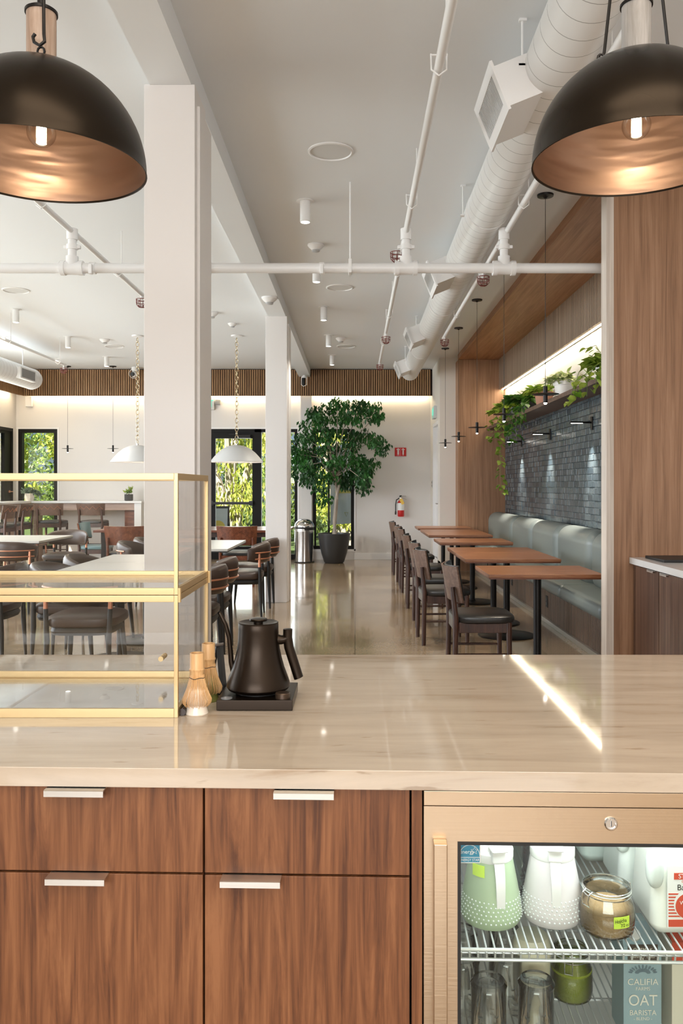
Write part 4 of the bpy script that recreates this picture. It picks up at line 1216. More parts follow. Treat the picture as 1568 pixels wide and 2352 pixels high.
for k in range(5):
    b = MB(); leaves(b, [((x+.1+.05*k*rnd.random(), y-.32-.05*rnd.random(), .012), (.05, .03, .001))], 2, .05, 0, .5, rnd)
    if k == 0: tag(b.build('fallen_leaves', mat('dry_leaf', (.12, .08, .03), .8)), 'a few dry leaves on the floor beside the charcoal pot', 'leaves', kind='stuff')
    else: b.bm.free()

# small plants on the window bar
x, y = -6.14, 15.6
t = thing('potted_succulent', 'white faceted pot of grey-green succulents on the left end of the window bar', 'plant', (x, y, 1.135))
b = MB(); b.lathe([(0, 1.135), (.075, 1.135), (.098, 1.19), (.09, 1.275), (.08, 1.275), (.08, 1.26), (0, 1.26)], (x, y, 0), 6); b.build('pot', M['porcelain'], t, ang=10)
b = MB(); leaves(b, [((x+dx, y+dy, 1.30+dz), (.05, .05, .04)) for dx, dy, dz in ((-.08, 0, 0), (0, .02, .02), (.08, 0, 0), (.0, -.05, .03), (.15, 0, -.02), (-.1, .02, .02), (.2, 0, -.06), (.05, 0, .04))], 38, .055, -.4, .6, rnd); b.build('foliage', M['succulent'], t, ang=180)
x = -4.265
t = thing('potted_plant', 'small leafy plant in a charcoal pot on the right end of the window bar', 'plant', (x, y, 1.135))
b = MB(); b.lathe([(0, 1.135), (.07, 1.135), (.083, 1.15), (.083, 1.26), (.07, 1.26), (.07, 1.245), (0, 1.245)], (x, y, 0), 8); b.build('pot', M['darkpot'], t, ang=10)
b = MB(); leaves(b, [((x, y, 1.30), (.06, .05, .05)), ((x+.03, y, 1.34), (.05, .04, .05))], 40, .07, -.7, .4, rnd); b.build('foliage', M['pothos'], t, ang=180)

# banner and sign board outside
t = thing('banner', 'pale hanging banner with yellow lettering outside the window behind the ficus', 'banner', (-.24, 16.75, .65))
bx0, bx1 = -.50, -.062
b = MB(); b.shell(lambda u, v: ((bx0+(bx1-bx0)*u, 16.75+.02*math.sin(u*9+v*5), .66+1.5*v-.03*(1-u)*(1-v)), (0, 1, 0)), 16, 20, .003); b.build('cloth', mat('banner_cloth', (.60, .63, .66), .7), t)
text('banner_letters', 'OBU', .15, T(-.20, 16.715, 1.42) @ FRONT, mat('banner_yellow', (.62, .52, .10), .6), t)
b = MB(); b.box(-.40, -.075, 16.712, 16.716, 1.27, 1.33); b.build('yellow_stripe', mat('banner_yellow2', (.62, .52, .10), .6), t)
b = MB(); b.tube([(-.21, 16.70, .88), (-.175, 16.70, .80), (-.14, 16.70, .88), (-.21, 16.70, .88)], .006, 5); b.build('triangle_mark', mat('banner_olive', (.42, .38, .12), .6), t)
b = MB(); b.cyl((bx0-.03, 16.78, -.03), (bx0-.03, 16.78, 2.4), .022, n=10); b.cyl((bx0-.03, 16.78, 2.2), (bx1+.05, 16.78, 2.2), .012, n=8); b.lathe([(.16, 0), (.16, .03), (0, .05)], (bx0-.03, 16.78, -.03), 20); b.build('pole', M['blackm'], t)
t = thing('sidewalk_sign', 'small A-frame sign with yellow disc outside the entrance door', 'sign', (-2.78, 17.0, -.03))
b = MB()
for s in (-1, 1):
    b.box(-3.0, -2.58, 16.99, 17.01, -.03, 1.0, .003, M=T(-2.8, 17, 1.0) @ RX(s*.20) @ T(2.8, -17, -1.0))
b.build('boards', M['blackp'], t)
b = MB(); b.box(-2.97, -2.61, 16.985, 16.99, .10, .95, M=T(-2.8, 17, 1.0) @ RX(-.20) @ T(2.8, -17, -1.0)); b.build('poster', mat('pale_poster', (.58, .63, .68), .5), t)
b = MB(); b.lathe([(.15, 0), (0, .002)], (0, 0, 0), 28, M=T(-2.8, 17, 1.0) @ RX(-.20) @ T(0, -.018, -.45) @ RX(PI/2)); b.build('yellow_disc', mat('poster_yellow', (.75, .55, .10), .5), t)

# ---------------------------------------------------------------- plants on the shelf
SZ = 2.392
def heartleaf(b, p, d, L, rnd):
    d = Vector(d).normalized()
    s = d.cross(Vector((rnd.uniform(-.5, .5), rnd.uniform(-.5, .5), 1)))
    s = s.normalized() if s.length > .01 else Vector((1, 0, 0))
    nrm = s.cross(d).normalized()
    pts = [(0, 0, 0), (.12, .34, .05), (.45, .40, .07), (.8, .18, .03), (1.05, 0, -.05), (.8, -.18, .03), (.45, -.40, .07), (.12, -.34, .05)]
    vs = [b.bm.verts.new(Vector(p)+(d*a+s*c_+nrm*e)*L) for a, c_, e in pts]
    b.bm.faces.new((vs[0], vs[1], vs[2], vs[3], vs[4])); b.bm.faces.new((vs[0], vs[4], vs[5], vs[6], vs[7]))
def pothos(name, lab, x, y, potr, poth, potm, lm, vines, seed, n=60, leafL=.07, spread=.15, rim=None, holes=False):
    n = int(n*1.5); leafL *= 1.2
    rnd = random.Random(seed)
    t = thing(name, lab, 'plant', (x, y, SZ), group='potted trailing plants on the shelf')
    b = MB(); b.lathe([(0, 0), (potr*.72, 0), (potr*.74, .004), (potr*.9, poth*.72), (potr, poth*.73), (potr*1.02, poth), (potr*.92, poth), (potr*.88, poth*.85), (0, poth*.85)], (x, y, SZ), 32); po = b.build('pot', potm, t)
    b = MB(); b.lathe([(potr*.9, poth*.86), (0, poth*.9)], (x, y, SZ), 20); b.build('soil', rim or M['soil'], t)
    if holes:
        b = MB()
        for k in range(34):
            a = rnd.uniform(0, 2*PI); z = rnd.uniform(.1, .62)
            R = potr*(.74+.16*z/.72)+.002
            b.sell((x+R*math.cos(a), y+R*math.sin(a), SZ+poth*z), .006, .006, .006, 1, 1, 8, 5)
        b.build('black_specks', M['blackp'], po)
    b = MB(); bs = MB()
    top = Vector((x, y, SZ+poth))
    for _ in range(n):
        a = rnd.uniform(0, 2*PI); q = rnd.random()**.6
        if math.cos(a)*q*spread > .06: a = PI-a
        p = top+Vector((math.cos(a)*q*spread, math.sin(a)*q*spread, rnd.uniform(-.01, .10)*(1.2-q)))
        bs.tube([top+Vector((0, 0, -.02)), (top+p)/2+Vector((0, 0, .04)), p], .0016, 4)
        heartleaf(b, p, (min(.25, math.cos(a)), math.sin(a), rnd.uniform(-.7, .5)), leafL*rnd.uniform(.7, 1.2), rnd)
    for v in vines:
        v = [Vector(q) for q in v]
        bs.tube(v, .003, 5)
        for i in range(len(v)-1):
            seg = v[i+1]-v[i]
            m_ = max(1, int(seg.length/.032))
            for j in range(m_):
                p = v[i]+seg*(j/m_)
                a = rnd.uniform(0, 2*PI)
                p2 = p+Vector((math.cos(a)*.03, math.sin(a)*.03, rnd.uniform(-.02, .02)))
                heartleaf(b, p2, (math.cos(a), math.sin(a), rnd.uniform(-1.3, -.2)), leafL*rnd.uniform(.6, 1.1), rnd)
    b.build('foliage', lm, t, ang=180); bs.build('stems', M['pbark'], t)
    return t
e = 2.17
pothos('potted_pothos', 'variegated trailing plant in a white black-specked pot at the near end of the shelf', 2.34, 7.75, .085, .15, M['white'], M['pothos'],
       [[(2.30, 7.7, 2.55), (2.20, 7.85, 2.60), (2.15, 7.95, 2.50), (2.12, 8.0, 2.38), (2.12, 7.95, 2.26)], [(2.3, 7.6, 2.54), (2.18, 7.6, 2.5), (2.12, 7.55, 2.36), (2.10, 7.5, 2.22)], [(2.32, 7.8, 2.55), (2.16, 8.15, 2.42), (2.13, 8.2, 2.26), (2.12, 8.22, 2.2)],
        [(2.3, 7.5, 2.54), (2.15, 7.35, 2.42), (2.12, 7.3, 2.25)], [(2.35, 7.8, 2.6), (2.3, 7.9, 2.75), (2.2, 7.95, 2.72)]], 11, 85, .075, .17, holes=True)
pothos('potted_pothos', 'bushy cream-green plant in a white pot with terracotta soil, second from the near end', 2.34, 9.24, .125, .19, M['white'], M['varieg'], [], 12, 90, .065, .17, rim=M['pink'])
pothos('potted_pothos', 'bright green plant in a terracotta pot behind the near disc pendant', 2.34, 10.25, .12, .18, M['pink'], M['pothos'], [], 13, 80, .075, .19)
pothos('potted_pothos', 'dense dark green trailing plant in the middle of the shelf', 2.34, 11.15, .12, .17, M['darkpot'], M['pothosdk'],
       [[(2.3, 11.1, 2.55), (2.16, 11.2, 2.45), (2.13, 11.3, 2.2), (2.14, 11.35, 1.98)], [(2.3, 11.0, 2.55), (2.15, 10.95, 2.42), (2.12, 10.9, 2.2), (2.12, 10.85, 2.02)], [(2.3, 11.3, 2.55), (2.15, 11.5, 2.4), (2.13, 11.55, 2.1)],
        [(2.3, 10.9, 2.55), (2.16, 10.7, 2.45), (2.13, 10.6, 2.3), (2.12, 10.6, 2.15)]], 14, 120, .085, .30)
pothos('potted_pothos', 'long trailing vine hanging far down the brick from the shelf', 2.34, 12.0, .11, .16, M['darkpot'], M['pothos'],
       [[(2.3, 12.0, 2.55), (2.16, 12.1, 2.42), (2.13, 12.15, 2.1), (2.15, 12.2, 1.8), (2.14, 12.15, 1.55), (2.18, 12.2, 1.28)], [(2.3, 11.9, 2.55), (2.15, 11.85, 2.4), (2.13, 11.8, 2.1)], [(2.3, 12.2, 2.55), (2.14, 12.4, 2.4), (2.1, 12.5, 2.2), (2.05, 12.7, 2.12)]], 15, 100, .08, .27)
pothos('potted_pothos', 'small bright plant in a terracotta pot at the far end of the shelf', 2.34, 13.05, .11, .17, M['pink'], M['pothos'], [[(2.3, 13.0, 2.55), (2.15, 13.1, 2.45), (2.12, 13.15, 2.3)]], 16, 60, .075, .2)

# ================================================================ COUNTER
CT = .9144
t = thing('stone_counter', 'polished beige travertine counter top with a thick front edge', 'counter top', (0, 1.9, CT))
b = MB()
def front(x): return 1.4175-.0285*x
pts = [(-1.8, front(-1.8)), (.98, front(.98)), (.98, 2.392), (-1.8, 2.392)]
b.prism(pts, lambda u, v, w_: (u, v, w_), CT-.034, CT)
bmesh.ops.bevel(b.bm, geom=b.bm.edges[:], offset=.0015, segments=2, profile=.5, affect='EDGES')
b.wn = True
b.build('counter_slab', M['stone'], t)
t = thing('counter_body', 'dark wooden outer front of the counter facing the dining room', 'counter base', (0, 2.2, 0))
b = MB(); b.box(-1.8, .97, 2.115, 2.34, 0, CT-.034); b.build('front_panel', M['darkcab'], t)
# drawer fronts and cabinets in the frame of the slightly skewed front
AN = -.0285
def cabinet(x0, x1, lab, pulls):
    t = thing('drawer_cabinet', lab, 'cabinet', (0, 1.4175, 0), AN, 'walnut drawer cabinets under the counter')
    b = MB(); b.box(x0, x1, .034, .60, .1, CT-.036); b.box(x0, x1, .10, .58, 0, .1); b.build('body', mat('cabinet_body', (.035, .018, .012), .6), t, world=False)
    for (z0, z1, px) in ((.7285, CT-.038, pulls[0]), (.10, .7245, pulls[1])):
        b = MB(); b.box(x0+.0018, x1-.0018, .014, .033, z0, z1, .0012); d = b.build('drawer', M['cabinet'], t, world=False)
        b = MB()
        prof = [(.016, z1+.0005), (.016, z1+.0025), (-.010, z1+.0025), (-.0125, z1+.001), (-.0125, z1-.009), (-.0095, z1-.0105), (-.0085, z1-.009), (-.0105, z1-.007), (-.0105, z1-.0005)]
        b.prism(prof, lambda u, v, w_: (w_, u, v), px-.0515, px+.0515); b.build('pull', M['alu'], d, world=False)
    return t
cabinet(-.874, -.2635, 'left walnut cabinet with a shallow drawer above a deep one', (-.483, -.481))
cabinet(-.2635, .0955, 'right walnut cabinet with two off-set silver pulls, next to the fridge', (-.0873, -.179))
cabinet(-1.48, -.874, 'walnut cabinet beyond the left picture edge', (-1.18, -1.18))
t = thing('filler_panel', 'narrow walnut filler strip between the drawers and the fridge', 'panel', (0, 1.4175, 0), AN)
b = MB(); b.box(.0975, .1155, .014, .40, 0, CT-.036); b.build('strip', M['cabinet'], t, world=False)

# ---------------------------------------------------------------- glass display case
t = thing('display_case', 'two-tier glass display case with satin brass frame on the stone counter', 'display case', (-.74, 1.92, CT))
X0, X1, Y0, Y1 = -1.15, -.372, 1.738, 2.100
def frame(z0, z1, name, lab, hr):
    b = MB()
    p = .0085
    for x in (X0, X1-p):
        for y in (Y0, Y1-p): b.box(x, x+p, y, y+p, z0, z1, .0008)
    for (za, zb) in ((z0, z0+hr[0]), (z1-hr[1], z1)):
        b.box(X0+p, X1-p, Y0, Y0+p, za, zb, .0008); b.box(X0+p, X1-p, Y1-p, Y1, za, zb, .0008)
        b.box(X0, X0+p, Y0+p, Y1-p, za, zb, .0008); b.box(X1-p, X1, Y0+p, Y1-p, za, zb, .0008)
    b.box(X0+p, X1-p, Y0+p, Y0+.020, z0, z0+.003); b.box(X0+p, X1-p, Y1-.020, Y1-p, z0, z0+.003)
    o = b.build(name, M['brass'], t, lab)
    b = MB()
    g_ = .0025
    b.box(X0+.009, X1-.009, Y0+.003, Y0+.003+g_, z0+hr[0], z1-hr[1]); b.build('front_pane', M['caseglass'], o)
    b = MB(); b.box(X0+.009, X1-.009, Y1-.006, Y1-.006+g_, z0+hr[0], z1-hr[1]); b.build('rear_pane', M['caseglass'], o)
    b = MB(); b.box(X1-.006, X1-.006+g_, Y0+.009, Y1-.009, z0+hr[0], z1-hr[1]); b.build('side_pane', M['caseglass'], o)
    return o
lo = frame(CT, 1.1715, 'lower_frame', 'lower brass frame', (.019, .014))
up = frame(1.1725, 1.4285, 'upper_frame', 'upper brass frame', (.0145, .014))
b = MB(); b.box(X0+.009, X1-.009, Y0+.009, Y1-.009, 1.1755, 1.1785); b.build('shelf_pane', M['caseglass'], up)
b = MB(); b.box(X0+.009, X1-.009, Y0+.009, Y1-.009, 1.424, 1.4265); b.build('top_pane', M['caseglass'], up)
b = MB(); b.box(X0+.009, X1-.009, Y0+.009, Y1-.009, CT+.003, CT+.005); b.build('floor_pane', M['caseglass'], lo)
for y in (Y0+.004, Y1-.004):
    b = MB(); b.cyl((X1+.002, y, 1.157), (X1+.002, y, 1.187), .0042, n=12); b.build('hinge', M['brass'], lo)
b = MB(); b.cyl((-.487, Y1-.006, .968), (-.487, Y1-.026, .968), .0065, n=16); b.cyl((-.487, Y1, .968), (-.487, Y1+.02, .968), .0065, n=16); b.build('knob', M['brass'], lo)

# ---------------------------------------------------------------- whisks on their stands
def whisk(x, y, lab, slab, potm, seed):
    rnd = random.Random(seed)
    g_ = 'bamboo whisks on ceramic stands'
    s = thing('whisk_stand', slab, 'whisk stand', (x, y, CT), group='ceramic whisk stands')
    b = MB(); b.lathe([(0, 0), (.0235, 0), (.0245, .002), (.0205, .016), (.0200, .020), (.0245, .028), (.0255, .038), (.022, .052), (.014, .064), (.012, .068), (.009, .062), (.010, .03), (0, .03)], (x, y, CT), 36); b.build('stand_body', potm, s)
    t = thing('bamboo_whisk', lab, 'whisk', (x, y, CT+.02), group=g_)
    b = MB()
    b.lathe([(.0155, .076), (.0150, .090), (.0162, .093), (.0165, .0955), (.0150, .098), (.0150, .128), (.0145, .130), (.0115, .130), (.0115, .10), (0, .10)], (x, y, CT), 30); b.build('handle', M['bamboo'], t)
    b = MB(); b.tube([(x+.0162*math.cos(k*PI/12), y+.0162*math.sin(k*PI/12), CT+.0775+.0012*math.sin(k)) for k in range(24)], .0007, 6, closed=True); b.build('thread', M['ink'], t, 'dark thread binding')
    b = MB()
    for k in range(56):
        a = 2*PI*k/56+rnd.uniform(-.02, .02)
        c_, s_ = math.cos(a), math.sin(a)
        pr = [(.0148, .084), (.0160, .074), (.0205, .056), (.0270, .040), (.0308, .031), (.0300, .024), (.0255, .018)]
        b.tube([(x+c_*r_, y+s_*r_, CT+z_+(rnd.uniform(-.002, .002) if i_ == 6 else 0)) for i_, (r_, z_) in enumerate(pr)], [.00085, .00085, .0008, .0008, .0008, .0007, .0005], 4)
    b.build('tines', M['bamboo'], t)
whisk(-.3385, 1.772, 'bamboo matcha whisk on a white stand, in front of the other whisk', 'cream white ceramic whisk stand at the case corner', M['porcelain'], 1)
whisk(-.3330, 1.880, 'bamboo matcha whisk standing behind the front whisk', 'olive glazed whisk stand behind the white one', mat('olive_glaze', (.16, .17, .05), .15), 2)
t = tag(MB().tube([(-.372+.006, 1.752, CT+.008), (-.365, 1.80, CT+.008), (-.363, 1.86, CT+.006)], [.0075, .007, .005], 12).build('dark_plug', mat('dark_brown_plastic', (.035, .018, .012), .25)), 'small dark brown plug lying between the case and the front whisk stand', 'plug')
# black A-shaped stand behind the whisks
t = thing('easel_stand', 'slim black easel stand between the whisks and the kettle', 'stand', (-.315, 1.955, CT))
b = MB()
b.tube([(-.3275, 2.00, 1.018), (-.3085, 1.945, CT+.002)], [.0085, .0085], 4)
b.tube([(-.3345, 2.01, 1.018), (-.343, 1.95, CT+.002)], [.005, .005], 4)
b.tube([(-.331, 2.01, 1.018), (-.331, 2.06, CT+.002)], [.004, .004], 4)
b.build('legs', M['blackp'], t)
b = MB(); b.box(-.350, -.3175, 1.99, 2.005, 1.016, 1.021, .001, M=T(-.33, 2, 1.018) @ RY(-.15) @ T(.33, -2, -1.018)); b.build('top_plate', mat('stand_leather', (.10, .075, .06), .4), t)
b = MB(); b.box(-.345, -.302, 1.925, 1.95, CT, CT+.010, .001); b.build('foot', M['blackp'], t)

# ---------------------------------------------------------------- kettle
kx, ky = -.2185, 1.872
t = thing('kettle_base', 'flat square black warming base under the kettle', 'kettle base', (kx, ky, CT))
b = MB(); b.box(kx-.0815, kx+.0835, 1.79, 1.955, CT+.001, CT+.0235, .0015); b.build('base_body', M['kettle'], t)
b = MB(); b.lathe([(.0165, 0), (.0165, .010), (.0150, .012), (0, .012)], (kx+.060, 1.812, CT+.0235), 28); b.build('dial', mat('dark_bronze_dial', (.07, .045, .03), .3, .6), t)
b = MB(); b.lathe([(.0125, 0), (.0125, .0006), (0, .0006)], (kx-.062, 1.808, CT+.0235), 28); b.build('display', mat('grey_display', (.30, .31, .33), .1), t)
b = MB(); b.lathe([(.052, 0), (.050, .004), (0, .004)], (kx, ky, CT+.0235), 36); b.build('heating_plate', M['blackp'], t)
t = thing('gooseneck_kettle', 'matte black gooseneck kettle standing on its square base', 'kettle', (kx, ky, .942))
Z = .942
b = MB(); b.lathe([(0, .000), (.060, .000), (.0675, .003), (.0715, .009), (.0710, .016), (.066, .030), (.058, .052), (.0520, .074), (.0480, .094), (.0460, .112), (.0452, .135), (.0452, .149), (.0445, .1505), (.042, .150)], (kx, ky, Z), 56); b.build('body', M['kettle'], t)
b = MB(); b.lathe([(.0450, .1495), (.0452, .1515), (.0435, .1525), (.020, .1475), (.0105, .1475), (.0105, .153), (.0195, .155), (.0205, .1575), (.0195, .160), (.010, .1612), (0, .1613)], (kx, ky, Z), 44); b.build('lid', M['kettle'], t)
b = MB()
b.tube([(kx+.040, ky, Z+.113), (kx+.052, ky, Z+.1115), (kx+.060, ky, Z+.113), (kx+.068, ky, Z+.117)], [.013, .0105, .010, .011], 16)
b.tube([(kx+.0665, ky, Z+.1365), (kx+.0665, ky, Z+.136), (kx+.066, ky, Z+.118), (kx+.069, ky, Z+.095), (kx+.091, ky, Z+.026), (kx+.0912, ky, Z+.0255)], [.0095, .0107, .0105, .0110, .0110, .0105], 20)
b.build('handle', M['kettle'], t)
b = MB(); b.tube([(kx-.046, ky, Z+.026), (kx-.056, ky, Z+.040), (kx-.0615, ky, Z+.062), (kx-.0635, ky, Z+.088), (kx-.0665, ky, Z+.118), (kx-.0745, ky, Z+.146), (kx-.0865, ky, Z+.171), (kx-.0885, ky, Z+.1715)], [.009, .0075, .0062, .0058, .0055, .0052, .0050, .0046], 14); b.build('spout', M['kettle'], t)

# ---------------------------------------------------------------- back counter at the right wall
t = thing('side_counter', 'low dark cabinet run with white stone top against the oak wall at the right', 'cabinet', (2.2, 4.5, 0))
b = MB(); b.box(1.887, 2.545, 2.6, 5.695, .872, .915, .002); b.build('stone_top', M['palestone'], t)
b = MB(); b.box(1.915, 2.545, 2.6, 5.69, 0, .870); b.build('body', M['darkcab'], t)
for k in range(6):
    y1 = 5.60-.43*k; y0 = y1-.425
    b = MB(); b.box(1.898, 1.915, y0+.002, y1-.002, .09, .866, .001); d = b.build('door', M['darkcab'], t)
    ya = y0+.06 if k % 2 == 0 else y1-.06-.10
    b = MB(); b.box(1.880, 1.905, ya, ya+.10, .862, .868, .001); b.box(1.880, 1.883, ya, ya+.10, .853, .866); b.build('pull', M['alu'], d)
t = tag(MB().box(1.97, 2.40, 5.28, 5.62, .9155, .934, .004).build('dark_tray', M['blackp']), 'flat dark tray on the white counter by the oak wall', 'tray')

# ================================================================ UNDER-COUNTER FRIDGE AND WHAT IT HOLDS
t = fr = thing('undercounter_fridge', 'stainless under-counter fridge with a lit glass door', 'fridge', (0, 1.4175, 0), AN)
FX0, FX1 = .1180, .80
def fb(name, m, parent, *boxes, label=None):
    b = MB()
    for bx in boxes: b.box(*bx)
    return b.build(name, m, parent, label, world=False)
fb('top_trim', M['steel'], t, (FX0, FX1, .004, .03, .8535, .8785, .0008))
ox0, ox1, oz0, oz1 = .1755, .745, .16, .7925
d = fb('door', M['steel'], t, (FX0, ox0, .004, .03, .11, .8525), (ox1, FX1, .004, .03, .11, .8525), (ox0, ox1, .004, .03, oz1, .8525), (ox0, ox1, .004, .03, .11, oz0))
g = .0055
fb('gasket', M['rubber'], d, (ox0, ox0+g, .003, .032, oz0, oz1), (ox1-g, ox1, .003, .032, oz0, oz1), (ox0+g, ox1-g, .003, .032, oz1-g, oz1), (ox0+g, ox1-g, .003, .032, oz0, oz0+g))
fb('door_pane', M['fridgeglass'], d, (ox0+g, ox1-g, .020, .024, oz0+g, oz1-g))
fb('handle', M['steel'], d, (.1335, .1565, -.020, .004, .20, .797, .002), label='long vertical steel handle')
b = MB(); b.lathe([(.0115, 0), (.0115, .002), (.0095, .0045), (.0075, .0045), (.0075, .0025), (0, .0025)], (0, 0, 0), 32, M=T(.4355, .004, .8265) @ RX(PI/2)); b.box(.4350, .4362, .0005, .0012, .822, .832); lk = b.build('lock', M['chrome'], d, world=False)
fb('keyhole', M['ink'], lk, (.4351, .4361, -.0000, .0013, .8225, .8315))
fb('cabinet_liner', M['liner'], t, (FX0+.01, FX0+.03, .034, .66, .12, .86), (FX1-.02, FX1, .034, .66, .12, .86), (FX0+.03, FX1-.02, .64, .66, .12, .86), (FX0+.03, FX1-.02, .034, .64, .84, .86), (FX0+.03, FX1-.02, .034, .64, .12, .14))
fb('light_tube', emit('fridge_led', (.86, .96, 1), 9), t, (.22, .72, .045, .06, .822, .832))
def wire_shelf(z):
    b = MB()
    y0, y1 = .075, .60
    b.cyl((FX0+.035, y0, z), (FX1-.025, y0, z), .0038, n=10)
    b.cyl((FX0+.035, y0-.002, z-.016), (FX1-.025, y0-.002, z-.016), .0032, n=8)
    b.cyl((FX0+.035, y0+.008, z-.009), (FX1-.025, y0+.008, z-.009), .0025, n=8)
    b.cyl((FX0+.035, y1, z), (FX1-.025, y1, z), .0038, n=8); b.cyl((FX0+.035, .34, z-.006), (FX1-.025, .34, z-.006), .0035, n=8)
    x = FX0+.04
    while x < FX1-.03:
        b.tube([(x, y0-.001, z-.016), (x, y0-.003, z-.003), (x, y0+.006, z+.002), (x, y1, z+.002)], .0019, 6)
        x += .0152
    b.build('wire_shelf', M['wire'], t, world=False)
Z1, Z2 = .568, .325
wire_shelf(Z1); wire_shelf(Z2)
# energy label on the inside of the pane
s = thing('energy_label', 'blue and white square efficiency sticker in the corner of the fridge door', 'sticker', (.1965, 1.424, .765))
cy_ = 1.4345
lx0, lx1, lz0, lz1 = .1795, .2175, .7475, .7870
b = MB(); b.box(lx0, lx1, cy_, cy_+.0006, lz0, lz1); b.build('backing', M['paper'], s)
blue = mat('label_blue', (.03, .26, .42), .4)
b = MB(); b.box(lx0+.0015, lx1-.0015, cy_-.0004, cy_, lz0+.0105, lz1-.0015); b.box(lx0+.0015, lx1-.0015, cy_-.0004, cy_, lz0+.0015, lz0+.0093); b.build('blue_fields', blue, s)
lcx = (lx0+lx1)/2
b = MB(); b.tube([(lcx+.0175*math.cos(a), cy_-.0005, lz0+.0125+.019*math.sin(a)) for a in [PI*k/18 for k in range(19)]], .0005, 5)
st_ = []
for k in range(10):
    a = PI/2+k*PI/5; r_ = .0066 if k % 2 == 0 else .0028
    st_.append((lcx+.0085+r_*math.cos(a), cy_-.0006, lz0+.0215+r_*math.sin(a)))
b.tube(st_, .0005, 5, closed=True); b.build('arc_and_star', M['paper'], s)
text('script_word', 'energy', .0095, T(lcx-.0045, cy_-.0006, lz0+.0195) @ FRONT @ Matrix.Shear('XZ', 4, (.0, .0)), M['paper'], s, .0001)
text('label_words', 'ENERGY STAR', .0062, T(lcx, cy_-.0006, lz0+.0054) @ FRONT, M['paper'], s, .0001, sx=.86)

milkw = mat('milky_plastic', (.66, .70, .68), .3, sss=.2)
def pitcher(x, y, col, lab, rz, note=None, tape=False):
    t = thing('syrup_pitcher', lab, 'pitcher', (x, y, Z1), group='lidded dispensing pitchers on the top fridge shelf')
    z = Z1+.002
    bm_ = mat('pitcher_body', col, .35, sss=.15)
    b = MB(); b.lathe([(0, 0), (.044, 0), (.053, .004), (.0585, .014), (.0580, .026), (.054, .055), (.047, .092), (.042, .118), (.040, .126), (.0385, .130)], (x, y, z), 48); po = b.build('body', bm_, t)
    b = MB()
    for j in range(6):
        zz = .018+j*.0072
        R = .0588-.0006*j-.002*(j/5)
        nn = 40
        for k in range(nn):
            a = 2*PI*(k+.5*(j % 2))/nn
            if math.sin(a) < .35:
                b.sell((x+R*math.cos(a), y+R*math.sin(a), z+zz), .0018, .0018, .0018, 1, 1, 6, 4)
    b.build('dimples', milkw, po)
    b = MB(); b.lathe([(.0415, .122), (.0425, .124), (.0425, .138), (.040, .140), (.034, .143), (.033, .150), (0, .152)], (x, y, z), 40); b.build('lid', M['white'], t)
    Mx = T(x, y, z) @ RZ(rz)
    b = MB()
    b.shell(lambda u, v: ((-.044-.020*v**.6*(1.5-v)*1.1+.004, -.010+.020*u*(1-.25*v), .138-.108*v), (-1, 0, 0)), 4, 12, .004)
    b.xf(Mx); b.build('handle', M['white'], t)
    b = MB(); b.box(-.052, -.040, -.013, .013, .128, .150, .003, M=Mx); b.box(-.060, -.030, -.016, .016, .150, .156, .003, M=Mx); b.build('pour_spout', M['white'], t)
    if tape:
        b = MB(); b.shell(lambda u, v: ((x+.0470*math.cos(3.75+.55*u), y+.0470*math.sin(3.75+.55*u), z+.098+.022*v), (math.cos(3.75+.55*u), math.sin(3.75+.55*u), 0)), 6, 1, .0008); b.build('tape', M['yellow'], t)
    return t
pitcher(.261, 1.590, (.40, .50, .33), 'pale green pitcher at the left of the top fridge shelf', PI/2+.15, tape=True)
pitcher(.380, 1.595, (.66, .62, .62), 'whitish pink pitcher, second from the left on the top fridge shelf', PI/2-.12)

